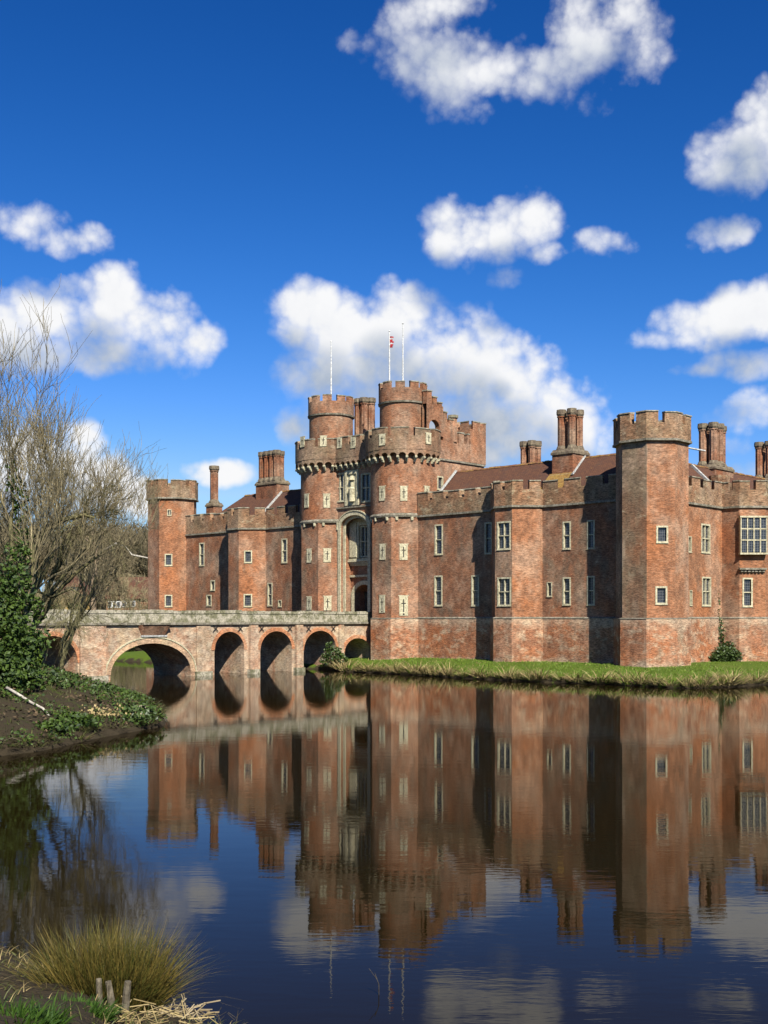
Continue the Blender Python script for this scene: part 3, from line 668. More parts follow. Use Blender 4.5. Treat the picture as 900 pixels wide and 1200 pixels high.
mb = MB(); mb.obox(GA, (1,0), (0,-1), .2, gl-.2, .002, .14, 14.52, 14.66); mb.build('string_course', M['string_stone'], front)
# carved niche over the arch: flat frame, canopy, figure
nA, nB = GA, GB; n0, _ = hit(405, 570, GA, GB); n1, _ = hit(421, 570, GA, GB)
mb = MB(); T_, N_ = (1, 0), (0, -1)
mb.obox(GA, T_, N_, n0, n0+.28, .002, .13, 14.75, 17.95); mb.obox(GA, T_, N_, n1-.28, n1, .002, .13, 14.75, 17.95); mb.obox(GA, T_, N_, n0+.28, n1-.28, .002, .13, 17.6, 17.95); mb.obox(GA, T_, N_, n0+.28, n1-.28, .002, .06, 14.75, 15.0)
mb.obox(GA, T_, N_, n0+.28, n1-.28, .001, .02, 15.0, 17.6)
niche = mb.build('carved_panel', M['stone_frame'], castle)
mb = MB(); fx = (n0+n1)/2+GA[0]
for (z0, z1, r0, r1, dx) in ((15.1,15.7,.34,.26,.05),(15.7,16.25,.26,.34,-.05),(16.25,16.5,.34,.12,0),(16.5,16.85,.17,.15,.03)): mb.prism(circ(fx+dx, -.5, r0, 9), z0, z1, poly1=circ(fx+dx*.3, -.5, r1, 9))
mb.prism(circ(fx, -.5, .3, 8), 17.05, 17.45, poly1=circ(fx, -.5, .16, 8)); mb.build('carved_figure', M['stone'], niche)
# straight machicolated parapet over the gate
for k in range(8):
    link('corbel', CORB, front, (25.45+k*.68, -.45, ZG0), 0)
arcade_path([(25.45+k*.68, -.98) for k in range(9)], False, ZG0+.48, ZGA+.05, .3, front)
mb = MB(); oo, ii = [(25.3,-1.0),(31.0,-1.0)], [(25.3,-.55),(31.0,-.55)]; strip(mb, oo, ii, ZGA+.05, ZGC); mb.box(25.4,30.9,-.55,3,19.0,19.2); par = mb.build('parapet', M['brick_weathered'], castle)
merlons(par, oo, ii, ZGC, ZGT, 1.2, .5, mats=[M['brick_weathered'], M['coping']])
for px in (398, 414): loop_face(oo[0], oo[1], px, 519, .6, .95)
# inner wall of the recess with oriel window and gate arch
IA, IB = (25.2, .85), (31.1, .85)
d0_, d1_ = 26.95-IA[0], 29.4-IA[0]; wl = [(27.66-IA[0], 28.78-IA[0], 10.1, 12.95)]
mb = MB(); arch_wall(mb, IA, IB, 3.6, 8.6, [(d0_, d1_, 6.6, .95)], 2.2, base=None); wall_face(mb, IA, IB, 8.6, 14.2, wl)
mb.quad((25.2,.85,14.2),(31.1,.85,14.2),(31.1,-.4,14.2),(25.2,-.4,14.2)); inner = mb.build('recess_wall', M['brick_gate'], castle)
window(IA, IB, *wl[0], 2, 2, bw=.12)
mb = MB()
for a, b in ((26.55, 27.6), (28.84, 29.75)):
    mb.obox(IA, T_, N_, a-IA[0], b-IA[0], .002, .22, 10.0, 13.6); mb.obox(IA, T_, N_, a-IA[0]-.0, b-IA[0]-.2, .22, .34, 10.1, 13.3)
mb.obox(IA, T_, N_, 27.6-IA[0], 28.84-IA[0], .002, .2, 13.0, 13.6)
for z, e in ((9.95, .34), (9.8, .42), (9.62, .3), (9.45, .16)): mb.obox(IA, T_, N_, 26.5-IA[0]-e*.3, 29.8-IA[0]+e*.3, .002, e, z-.15, z)
mb.obox(IA, T_, N_, 26.4-IA[0], 29.9-IA[0], .002, .2, 8.25, 8.45)
mb.build('oriel_surround', M['stone_frame'], inner)
mb = MB(); arch_band(mb, IA, IB, d0_, d1_, 3.6, 6.6, .95, .38, -.02, .12); mb.build('gate_arch', M['stone_frame'], inner)
mb = MB(); mb.obox(IA, T_, N_, .6, 5.4, -2.35, -2.2, 3.4, 8.6); mb.build('passage_wall', M['inside_shade'], inner)  # closes the passage; its shade is put into the wall colour
door = MB(); door.obox((26.98, 2.1), (.92,.39), (.39,-.92), 0, 1.15, -.06, .02, 3.9, 6.9); gd = door.build('gate_door', M['oak'], castle)
for k in range(5): p = MB(); p.obox((26.98, 2.1), (.92,.39), (.39,-.92), .03+k*.225, .225+k*.225, .021, .05, 3.95, 6.85); p.build('plank', M['oak'], gd)
dp = MB(); dp.tube([(26.05,.72,5.6),(26.05,.72,11.4)], .06, 6); dp.build('drainpipe', M['iron'], castle)

# gatehouse body behind the towers, its stepped upper flank walls, back turrets
mb = MB(); fa, fb = (35.5, 1.6), (35.5, 9.2); ws = [(512.3,558,519.3,574,1,1)]; rs = [rect_on(fa, fb, ws[0])]
wall_face(mb, fa, fb, 0, 18.5, rs); window(fa, fb, *rs[0], 1, 1)
mb.prism([(20.8,.9),(20.8,9.2)][::-1]+[(20.8,.9),(25.3,.9),(25.3,3.2),(31.0,3.2),(31.0,.9),(35.0,1.6),(35.0,9.2)][1:], 0, 18.4)
mb.quad((35.5,9.2,0),(20.8,9.2,0),(20.8,9.2,18.5),(35.5,9.2,18.5)); mb.quad((20.8,.9,18.5),(35.5,1.6,18.5),(35.5,9.2,18.5),(20.8,9.2,18.5))
body = mb.build('gatehouse_body', M['brick_gate'], castle)
mb = MB(); mb.obox(fa, (0,1), (1,0), 1.0, 7.65, -.1, .13, 18.5, 18.66); mb.build('string_course', M['string_stone'], body)
for side in (0, 1):
    xo, xi = (35.56, 35.05) if side == 0 else (20.74, 21.25); xa, xb = min(xo, xi), max(xo, xi)
    mb = MB(); mb.box(xa, xb, 2.9, 7.2, 18.66, 20.3)
    A_, B_ = ((xo, 1.05), (xo, 3.3)) if side == 0 else ((xo, 3.3), (xo, 1.05))
    ops = [(.35, 1.75, 21.35, .62)] if side == 0 else [(.5, 1.9, 21.35, .62)]
    mb.box(xa, xb, 1.4, 2.9, 18.66, 20.6)
    arch_wall(mb, A_, B_, 20.6, 23.3, ops, .51); a2, b2 = ((xi, 3.3), (xi, 1.05)) if side == 0 else ((xi, 1.05), (xi, 3.3))
    arch_wall(mb, a2, b2, 20.6, 23.3, [(2.25-o[1], 2.25-o[0], o[2], o[3]) for o in ops], .02)
    mb.quad((xa,1.05,23.3),(xb,1.05,23.3),(xb,3.3,23.3),(xa,3.3,23.3)); mb.quad((xa,3.3,20.3),(xb,3.3,20.3),(xb,3.3,23.3),(xa,3.3,23.3))
    mb.box(xa, xb, 3.3, 4.7, 20.3, 22.0)
    fl = mb.build('flank_wall', M['brick_gate'], castle)
    for (y0, y1, zb, zt) in ((1.1,1.75,23.3,24.5),(1.95,2.45,23.3,24.05),(2.65,3.15,23.3,23.65),(3.35,3.85,22.0,22.9),(4.1,4.7,22.0,22.35),(5.5,6.2,20.3,21.3),(6.7,7.1,20.3,21.3)):
        m2 = MB(); m2.box(xa+.005, xb-.005, y0, y1, zb, zt-.1, 0); m2.box(xa-.05, xb+.05, y0-.04, y1+.04, zt-.1, zt, 1); m2.build('merlon', [M['brick_gate'], M['coping']], fl)
    mc = MB(); mc.prism(octo((xa+xb)/2, 4.95, .36), 20.3, 22.5); mc.prism(octo((xa+xb)/2, 4.95, .46), 22.5, 22.75, mi=1); mc.build('pinnacle', [M['brick_gate'], M['coping']], fl)
    tx0, tx1 = (33.3, 35.64) if side == 0 else (20.66, 23.0)
    mt = MB(); mt.box(tx0, tx1, 7.0, 9.3, 18.68, 21.75); bt_ = mt.build('back_turret', M['brick_gate'], castle)
    sq = [(tx0,7.0),(tx1,7.0),(tx1,9.3),(tx0,9.3)]; merlons(bt_, sq, offset(sq, -.35, True), 21.75, 22.6, 1.0, .5, closed=True, phase=-.35, mats=[M['brick_gate'], M['coping']])
mb = MB(); mb.box(23.0, 33.3, 8.7, 9.3, 18.66, 20.6); mb.build('rear_wall', M['brick_gate'], castle)

# ------------------------------------------------------------------ roofs
def gable_roof(name, x0, x1, ye, yr, yb, ze, zr, hip0=0, hip1=0, axis='x', m='tile'):
    mb = MB(); Q = (lambda x, y, z: (x, y, z)) if axis == 'x' else (lambda x, y, z: (y, x, z))
    v = [Q(x0,ye,ze), Q(x1,ye,ze), Q(x1,yb,ze), Q(x0,yb,ze), Q(x0+hip0,yr,zr), Q(x1-hip1,yr,zr)]
    f = [(0,1,5,4),(2,3,4,5),(3,0,4),(1,2,5),(3,2,1,0)]
    if axis == 'y': f = [q[::-1] for q in f]
    mb.add(v, f); r = mb.build(name, M[m], castle)
    rt = MB()
    n = int((x1-hip1-x0-hip0)/.42)
    for k in range(n):
        a = x0+hip0+k*.42; h = rnd.uniform(-.02, .03)
        pts = [Q(a, yr-.13, zr-.06+h), Q(a+.4, yr-.13, zr-.06+h), Q(a+.4, yr, zr+.09+h), Q(a, yr, zr+.09+h), Q(a+.4, yr+.13, zr-.06+h), Q(a, yr+.13, zr-.06+h)]
        rt.add(pts, ((0,1,2,3),(3,2,4,5),(0,3,5),(1,4,2)))
    rt.build('ridge', M['ridge'], r); return r
M['ridge'] = stone('ridge_tile', (.22,.10,.06), (.36,.22,.06), .42, .6, 1.6, .8)
gable_roof('roof', 36.2, 57.2, .5, 4.3, 8.1, 14.0, 17.5)
gable_roof('roof', 3.4, 20.8, .5, 4.3, 8.1, 14.0, 17.5, hip0=3.6)
gable_roof('roof', 3.0, 43.5, 57.95, 54.3, 50.7, 14.0, 17.4, hip0=3.4, axis='y')
mb = MB(); mb.add([(36.15,.5,14.1),(36.4,.5,14.1),(36.4,4.3,17.62),(36.15,4.3,17.62)], [(0,1,2,3)]); mb.tube([(36.2,.5,14.1),(36.2,4.3,17.62)], .11, 4); mb.build('verge_flashing', M['lead'], castle)
mb = MB(); mb.tube([(13.0,.7,14.25),(13.0,4.2,17.5)], .13, 4); mb.build('verge_flashing', M['lead'], castle)
mb = MB(); mb.tube([(57.6,13.0,14.4),(54.6,13.0,17.3)], .14, 4); mb.build('verge_flashing', M['lead'], castle)

# ------------------------------------------------------------------ chimneys
shaft_cache = {}
def shaft_mesh(r, h):
    k = (round(r, 2), round(h, 2))
    if k in shaft_cache: return shaft_cache[k]
    mb = MB(); mb.prism(octo(0,0,r*1.35), -.02, .18, mi=1); mb.prism(octo(0,0,r*1.3), .18, .42, mi=1, poly1=octo(0,0,r))
    star = []
    for q in range(16): rr = r*(1.06 if q % 2 == 0 else .9); star.append((rr*math.cos(q*math.pi/8), rr*math.sin(q*math.pi/8)))
    mb.prism(star, .42, h-.5)
    mb.prism(octo(0,0,r*1.12), h-.62, h-.55, mi=0); mb.prism(octo(0,0,r), h-.55, h-.38, mi=1, poly1=octo(0,0,r*1.24)); mb.prism(octo(0,0,r*1.26), h-.38, h-.12, mi=1); mb.prism(octo(0,0,r*1.22), h-.12, h, mi=1)
    shaft_cache[k] = mb.mesh('shaft', [M['brick_chimney'], M['cap']]); return shaft_cache[k]
M['cap'] = stone('chimney_cap', (.26,.21,.14), (.15,.11,.08), .42, .62, 2.4, .8)
def chimney(x0, x1, y0, y1, zb, zbase, ztop, pts, r, plain=False):
    mb = MB(); mb.box(x0, x1, y0, y1, zb, zbase-.3, 0)
    sq = lambda e: [(x0-e,y0-e),(x1+e,y0-e),(x1+e,y1+e),(x0-e,y1+e)]
    mb.prism(sq(.09), zbase-.3, zbase-.12, mi=1); mb.prism(sq(.07), zbase-.12, zbase+.12, mi=1, poly1=sq(-.06))
    ch = mb.build('chimney_stack', [M['brick_chimney'], M['cap']], castle)
    for (x, y) in pts: link('shaft', shaft_mesh(r, ztop-zbase), ch, (x, y, zbase+.05), rnd.uniform(-.1, .1))
    return ch
chimney(1.75, 3.05, 3.2, 4.4, 14, 16.9, 21.0, [(2.4, 3.8)], .42)
chimney(9.6, 12.9, 3.6, 5.3, 14.5, 18.6, 21.75, [(10.15,4.0),(10.95,4.0),(11.75,4.0),(12.45,4.0),(10.55,4.8),(11.35,4.8),(12.15,4.8)], .34)
chimney(23.6, 26.0, 3.4, 4.8, 18.4, 21.6, 25.5, [(24.25,4.0),(25.05,4.0),(24.65,4.6),(25.4,4.6)], .35)
chimney(42.0, 43.9, 5.6, 7.0, 14.5, 17.3, 19.7, [(42.45,5.95),(43.3,5.95),(42.5,6.65),(43.4,6.65)], .28)
chE = chimney(47.75, 49.75, 2.6, 4.9, 14.5, 18.0, 21.35, [(48.25,3.2),(49.25,3.2),(48.25,4.25),(49.25,4.25)], .30)
mb = MB(); mb.add([(47.5,.7,14.35),(49.7,.7,14.35),(49.7,2.62,16.2),(47.5,2.62,16.2)], [(0,1,2,3)]); mb.build('lichen_apron', M['gold_stone'], chE)
mb = MB(); mb.obox((47.7,2.6),(1,0),(0,-1),-.1,2.1,.0,.12,15.95,16.08); mb.tube([(49.8,2.5,16.0),(49.8,4.3,17.65)], .09, 4); mb.build('flashing', M['lead'], chE)
chimney(53.15, 54.95, 16.4, 19.8, 14.5, 17.6, 21.3, [(53.55,16.9),(54.55,16.9),(53.55,17.95),(54.55,17.95),(54.1,19.3)], .33)
chimney(53.15, 54.95, 27.3, 30.6, 14.5, 17.4, 20.9, [(53.55,27.8),(54.55,27.8),(53.55,28.9),(54.55,29.9)], .33)
mb = MB(); mb.prism(octo(56.2, 14.7, .8), 15.0, 16.4); mb.prism(octo(56.6, 16.4, .6), 14.8, 15.9); mb.build('dormer_stump', M['brick_parapet'], castle)

# big canted oriel on the east bay
OA, OB = EF[2], EF[3]; t, n, ln = frame_of(OA, OB)
s0, z1 = hit(863, 607, OA, OB); s1, _ = hit(897, 607, OA, OB); _, z0 = hit(880, 648, OA, OB)
s0 = max(-.05, s0); s1 = min(ln+.12, s1)
mb = MB(); e = .42
def ob(a, b, c, d, p=e, q=.002): mb.obox(OA, t, n, a, b, q, p, c, d)
ob(s0-.05, s1+.05, z0-.14, z0, e+.05); ob(s0-.05, s1+.05, z1, z1+.14, e+.05)
k_ = 4; wd = (s1-s0-.08)/k_
for i in range(k_+1): ob(s0+i*wd, s0+i*wd+.085, z0, z1, e, .002 if i in (0, k_) else e-.12)
for z in (z0+(z1-z0)*.36, z0+(z1-z0)*.68): ob(s0, s1, z-.045, z+.045, e-.01, e-.1)
orl = mb.build('window', M['oriel'] if 'oriel' in M else M['stone_frame'], castle)
zz = [z0, z0+(z1-z0)*.36, z0+(z1-z0)*.68, z1]
for i in range(k_):
    for j in range(3):
        p = MB(); p.obox(OA, t, n, s0+i*wd+.08, s0+(i+1)*wd+.005, e-.09, e-.07, zz[j]+.04, zz[j+1]-.04); p.build('pane', M['glass'], orl)
p = MB()
sA, zA = hit(866, 668, OA, OB); sB, _ = hit(896, 668, OA, OB)
p.obox(OA, t, n, s0-.02, s1+.02, .002, .3, zA+.02, zA+.16)
for i in range(7): a = s0+.1+i*(s1-s0-.3)/6.4; p.obox(OA, t, n, a, a+.2, .002, .2, zA-.16, zA+.02)
p.build('corbel_moulding', M['string_stone'], orl)

# ------------------------------------------------------------------ flagpoles
def flagpole(lx, ly, z0, z1, label):
    w = to_world((lx, ly, z0)); o = empty('flagpole', w)
    mb = MB(); mb.tube([(0,0,0),(0,0,(z1-z0)*.5),(0,0,z1-z0)], [.085,.07,.045], 8); mb.build('pole', M['white_paint'], o)
    mb = MB(); mb.prism(circ(0,0,.05,8), z1-z0, z1-z0+.06, poly1=circ(0,0,.09,8)); mb.prism(circ(0,0,.09,8), z1-z0+.06, z1-z0+.14, poly1=circ(0,0,.03,8)); mb.build('finial', M['white_paint'], o)
    thing(o, label, 'flagpole', None); return o
flagpole(23.55, 1.05, 23.4, 30.6, 'bare white flagpole on the gatehouse turret beside the square brick chimney')
flagpole(32.75, 1.05, 23.4, 30.7, 'bare white flagpole standing alone without a flag on the stepped-flank turret')
fp = flagpole(31.95, .15, 23.4, 30.0, 'white flagpole carrying a small furled red and white flag')
mb = MB()
for k in range(7):
    z = 5.2+k*.14; a = .12*math.sin(k*1.7); mb.prism([(.05+.02*math.sin(k), -.06), (.22+a, -.1), (.28-a, .05), (.07, .08)], z, z+.14, mi=1 if k in (2, 5) else 0)
mb.build('flag', [M['flag_red'], M['flag_white']], fp)
# ------------------------------------------------------------------ bridge to the gate
bridge = empty('bridge', ORG, ALPHA); thing(bridge, 'old brick bridge with round arches and stone parapet crossing to the gatehouse', 'bridge')
BX0, BX1 = 25.6, 30.4; BY0, BY1 = -47.0, -.5
BA, BB = (BX1, BY0), (BX1, BY1)        # near elevation, outward +x
sy = lambda y: y-BY0
ARCH = [(-34.6,-30.5,1.3,1.95), (-27.8,-20.6,.35,2.25), (-18.3,-15.3,1.95,1.45), (-13.6,-10.15,1.9,1.5), (-8.8,-5.0,1.75,1.65), (-3.95,-.7,1.5,1.2)]
ops = [(sy(a), sy(b), z, r) for a, b, z, r in ARCH]
mb = MB(); arch_wall(mb, BA, BB, -1.2, 4.02, ops, BX1-BX0); mb.quad((BX0,BY0,4.02),(BX1,BY0,4.02),(BX1,BY1,4.02),(BX0,BY1,4.02)); mb.quad((BX0,BY0,-1),(BX1,BY0,-1),(BX1,BY0,4.02),(BX0,BY0,4.02))
spans = mb.build('arcade', M['brick_bridge'], bridge)
M['voussoir'] = brick('voussoir', (.5,.22,.12), (.42,.17,.09), (.45,.34,.26), grey_lo=.6, grey_hi=.8, orange=.5, ocol=(.52,.2,.1), gain=(.8,.7,.55))
M['voussoir_pale'] = brick('voussoir_pale', (.5,.36,.26), (.45,.3,.2), (.5,.42,.34), grey=(.5,.44,.33), grey_lo=.45, grey_hi=.65, orange=.2, ocol=(.5,.3,.2), gain=(.85,.78,.66))
for i, (a, b, z, r) in enumerate(ops):
    mb = MB(); arch_band(mb, BA, BB, a, b, z, z, r, .3 if i != 1 else .42, .0, .05, legs=False, K=22); mb.build('arch_ring', M['voussoir'] if i != 1 else M['voussoir_pale'], bridge)
    if i == 1:
        mb = MB(); arch_band(mb, BA, BB, a-.42, b+.42, z, z, r+.42, .1, .0, .1, legs=False, K=22); mb.build('hood_mould', M['stone'], bridge)
for (y0, y1, p) in ((-30.4,-28.3,.22), (-20.1,-18.75,.1), (-14.85,-14.05,.28), (-9.85,-9.1,.28), (-4.75,-4.2,.2)):
    mb = MB(); mb.obox(BA, (0,1), (1,0), sy(y0), sy(y1), .002, p, -1.2, 3.9, 0); mb.obox(BA, (0,1), (1,0), sy(y0)-.12, sy(y1)+.12, .004, p+.12, -1.2, .34, 1)
    mb.build('pier', [M['brick_bridge'], M['lichen_stone']], bridge)
for side in (0, 1):
    xo, s = (BX1, 1) if side == 0 else (BX0, -1)
    x0, x1 = sorted((xo+s*.2, xo-s*.3))
    mb = MB(); mb.box(x0, x1, BY0, BY1, 3.97, 4.14); mb.build('string_course', M['string_stone'], bridge)
    y = BY0; k = 0
    cuts = [BY0,-41.5,-36.5,-33.2,-30.5,-28.2,-25.7,-22.3,-20.2,-18.5,-15.6,-12.4,-9.3,-6.6,-3.8,BY1]
    for a, b in zip(cuts[:-1], cuts[1:]):
        x2, x3 = sorted((xo+s*(.05 if k % 2 else .07), xo-s*.27)); zt = 4.95+(.04 if k % 3 == 0 else 0)
        pan = MB(); pan.box(x2, x3, a+.01, b-.01, 4.14, zt-.13); po = pan.build('parapet', M['lichen_stone'], bridge)
        n = max(2, round((b-a)/.9))
        for q in range(n):
            c0, c1 = a+(b-a)*q/n+.012, a+(b-a)*(q+1)/n-.012; h = rnd.uniform(-.025, .03)
            cb = MB(); cb.box(x2-.05+rnd.uniform(-.015,.015), x3+.05, c0, c1, zt-.13, zt+.1+h); cb.build('coping_stone', M['lichen_stone'], po)
        k += 1
# corbelled refuge over the main arch
mb = MB(); y0, y1 = -25.5, -22.6; e = .55
v = [(BX1+.05,y0+.35,3.2),(BX1+.05,y1-.35,3.2),(BX1+.05,y1,3.98),(BX1+.05,y0,3.98),(BX1+.12,y0+.5,3.2),(BX1+.12,y1-.5,3.2),(BX1+e,y1-.3,3.98),(BX1+e,y0+.3,3.98)]
mb.add(v, ((4,5,6,7),(0,4,7,3),(5,1,2,6),(0,1,5,4))); mb.obox(BA, (0,1), (1,0), sy(y0)+.3, sy(y1)-.3, .003, .16, 3.08, 3.2, 1)
mb.box(BX1+.15, BX1+e+.05, y0+.2, y1-.2, 3.99, 4.13, 2); mb.build('refuge_corbel', [M['brick_chimney'], M['lead'], M['string_stone']], bridge)
# iron tie plates
xm = MB()
for q in (1, -1): xm.add([(.0,-.24*q-.035,-.24),(.0,-.24*q+.035,-.24),(.0,.24*q+.035,.24),(.0,.24*q-.035,.24),(.04,-.24*q-.035,-.24),(.04,-.24*q+.035,-.24),(.04,.24*q+.035,.24),(.04,.24*q-.035,.24)], ((4,5,6,7),(0,4,7,3),(5,1,2,6),(0,1,5,4),(7,6,2,3)))
TM = xm.mesh('tie_plate', M['iron'])
for px in (252, 281, 306, 339, 361, 390):
    s, z = hit(px, 736.5, BA, BB); link('tie_plate', TM, bridge, (BX1+.07, BY0+s, z))
# little iron rail by the gate
mb = MB()
for k in range(7): y = -8.5+k*1.1; mb.tube([(BX0+.4,y,4.0),(BX0+.4,y,5.25),(BX0+.45,y,5.4)], .03, 4)
mb.tube([(BX0+.4,-8.6,5.1),(BX0+.4,-1.8,5.1)], .025, 4); mb.build('hand_rail', M['iron'], bridge)
# ------------------------------------------------------------------ terrain and water
from mathutils import noise as mnoise
def W2(l): w = to_world((l[0], l[1], 0)); return (w.x, w.y)
ISLE = [W2(p) for p in [(-8,-6.5),(5,-6.6),(20,-6.6),(28,-5.4),(31,-5.2),(33.3,-7.1),(38,-7.2),(43.2,-7.7),(47.5,-8.6),(52.4,-8.9),(59,-8.5),(60.4,-8.0),(63.2,-8.5),(65.8,-8.4),(67.2,-5),(67.5,-.4),(69,15),(69,52),(-8,52)]]
OUT_L = [W2(p) for p in [(-37,72),(-37,-10),(-34,-33.6),(30,-34.2),(38,-35),(45,-37),(54,-40.8),(62.3,-46.1),(65.1,-51.7),(66.9,-54.5),(67.2,-56.3)]]
OUTER = OUT_L+[(-15.5,34),(-14,24),(-8,17.6),(-5.2,15.4),(-3.7,13.75),(-2.5,12.75),(-1.6,12.0),(-.4,11.3),(3,10.6),(12,10.5),(40,16),(75,45),(100,110),(70,190)]
def pdist(X, Y, poly):
    n = len(poly); best = np.full(X.shape, 1e9); inside = np.zeros(X.shape, bool)
    for i in range(n):
        x0, y0 = poly[i]; x1, y1 = poly[(i+1) % n]; dx, dy = x1-x0, y1-y0
        u = np.clip(((X-x0)*dx+(Y-y0)*dy)/(dx*dx+dy*dy), 0, 1); best = np.minimum(best, np.hypot(X-x0-u*dx, Y-y0-u*dy))
        c = ((y0 > Y) != (y1 > Y)) & (X < (x1-x0)*(Y-y0)/((y1-y0) if y1 != y0 else 1e-9)+x0); inside ^= c
    return best, inside
def height(X, Y):
    di, ii = pdist(X, Y, ISLE); do, io = pdist(X, Y, OUTER)
    d_isle = np.where(ii, di, -di); d_out = np.where(io, -do, do)
    z_is = np.where(d_isle > 0, .12+.38*(1-np.exp(-d_isle/.35))+.55*np.clip(d_isle/6.5, 0, 1), np.maximum(-1.5, d_isle*.7))
    west = np.clip((Y-96)/25, 0, 1)*np.clip((-X-5)/20, 0, 1)
    west = np.maximum(west, np.clip((Y-150)/30, 0, 1))
    sl = .33+.7*west; mx = 3.3+2.2*west
    zo = np.minimum(mx, .14+.12*(1-np.exp(-d_out/.3))+sl*np.maximum(d_out, 0))
    zo = zo+np.clip((d_out-15)/60, 0, 1)*1.2*west+np.clip((d_out-70)/160, 0, 1)*7*west
    z_out = np.where(d_out > 0, zo, np.maximum(-1.5, d_out*.7))
    z = np.maximum(z_is, z_out); z = np.where((d_isle <= 0) & (d_out <= 0), np.maximum(np.maximum(d_isle, d_out)*.7, -1.5), z)
    return z, d_isle, d_out
def lines(segs):
    out = []
    for a, b, s in segs: out += list(np.arange(a, b, s))
    return np.array(out)
gx_ = lines([(-3200,-400,350),(-400,-120,28),(-120,-60,5),(-60,-24,1.2),(-24,-8,.45),(-8,2,.22),(2,70,.85),(70,130,5),(130,400,27),(400,3300,360)])
gy_ = lines([(-3000,-60,350),(-60,0,8),(0,8.5,1.2),(8.5,18,.22),(18,36,.9),(36,62,.45),(62,140,.8),(140,260,5),(260,500,24),(500,7000,500)])
X, Y = np.meshgrid(gx_, gy_); Z, DI, DO = height(X, Y)
nx_, ny_ = len(gx_), len(gy_)
bumpz = np.zeros(X.shape)
for i in range(ny_):
    for j in range(nx_):
        x, y = X[i, j], Y[i, j]
        if abs(x) < 120 and -5 < y < 200: bumpz[i, j] = mnoise.fractal(Vector((x*.8, y*.8, 3.1)), 1, 2, 4)
land = np.maximum(DI, DO)
Z = Z+bumpz*np.where(DO > 0, .24, .05)*np.clip(land/.35, 0, 1)*np.clip((300-np.hypot(X, Y))/100, 0, 1)
gv = np.stack([X.ravel(), Y.ravel(), Z.ravel()], 1)
idx = np.arange(nx_*ny_).reshape(ny_, nx_)
gf = np.stack([idx[:-1,:-1].ravel(), idx[:-1,1:].ravel(), idx[1:,1:].ravel(), idx[1:,:-1].ravel()], 1)
me = bpy.data.meshes.new('ground'); me.from_pydata(gv.tolist(), [], gf.tolist()); me.materials.append(M['ground'])
me.polygons.foreach_set('use_smooth', [True]*len(me.polygons))
mud = np.clip(1-land/.5, 0, 1); mud = np.maximum(mud, np.where((DO > 0) & (Y > 34) & (Y < 75) & (X < 0), .7-.02*np.clip(DO, 0, 12), 0)); mud = np.maximum(mud, np.where((DO > 0) & (Y < 20), .8, 0))
at = me.attributes.new('mud', 'FLOAT', 'POINT'); at.data.foreach_set('value', mud.ravel().astype(np.float32))
gr = link('ground', me); gr['kind'] = 'structure'
def gz(x, y): return float(height(np.array([float(x)]), np.array([float(y)]))[0][0])
wm = MB(); wp = [W2((-40,110)), W2((-40,-60))]
wm.add([(-140,6,0),(160,6,0),(160,260,0),(-140,260,0)], ((0,1,2,3),)); wo_ = wm.build('water', M['water'], uv=False); wo_['kind'] = 'structure'

# ------------------------------------------------------------------ blades, leaves
def blade(mb, p, d, ln, w, bend, k=3, mi=0):
    d = Vector(d).normalized(); side = Vector((-d.y, d.x, 0)); side = side.normalized() if side.length > 1e-4 else Vector((1,0,0))
    a = rnd.uniform(0, 6.28); side = Matrix.Rotation(a, 3, 'Z') @ side
    b = len(mb.v); q = Vector(p); dd = d.copy()
    for i in range(k+1):
        ww = w*(1-(i/k)**1.6)*.5
        if i == k: mb.v.append(tuple(q))
        else: mb.v += [tuple(q-side*ww), tuple(q+side*ww)]
        dd = (dd+Vector((d.x, d.y, 0))*bend*.5+Vector((0, 0, -bend*.45*(i+1)/k))).normalized(); q = q+dd*(ln/k)
    for i in range(k-1): mb.f.append((b+2*i, b+2*i+1, b+2*i+3, b+2*i+2)); mb.m.append(mi)
    mb.f.append((b+2*(k-1), b+2*(k-1)+1, b+2*k)); mb.m.append(mi)
def leaf(mb, p, s, mi=0, flat=.0):
    n = Vector((rnd.gauss(0,1), rnd.gauss(0,1)-.25, abs(rnd.gauss(0,1))+.2+flat)).normalized(); a = n.orthogonal().normalized(); a = Matrix.Rotation(rnd.uniform(0,6.28), 3, n) @ a; c = n.cross(a); p = Vector(p)
    b = len(mb.v); mb.v += [tuple(p-a*s*.55), tuple(p+c*s*.42+n*s*.1), tuple(p+a*s*.6), tuple(p-c*s*.42+n*s*.1)]
    mb.f.append((b, b+1, b+2, b+3)); mb.m.append(mi)
def leaf_cloud(mb, blobs, n, s, shell=.5):
    vol = [b[3]*b[4]*b[5] for b in blobs]; tot = sum(vol)
    for b, v in zip(blobs, vol):
        for _ in range(int(n*v/tot)):
            u = Vector((rnd.gauss(0,1), rnd.gauss(0,1), rnd.gauss(0,1))).normalized()*(shell+(1-shell)*rnd.random()**.5)
            f = 1+.25*mnoise.noise(u*2.3+Vector(b[:3])); p = Vector((b[0]+u.x*b[3]*f, b[1]+u.y*b[4]*f, b[2]+u.z*b[5]*f))
            leaf(mb, p, s*rnd.uniform(.6, 1.25))

M['grass_olive'] = leafm('olive_blade', (.025,.034,.007), (.085,.09,.02), .6, .3, 1.2)
M['litter'] = leafm('fallen_leaf', (.03,.02,.01), (.11,.075,.04), .7, .2, 2)
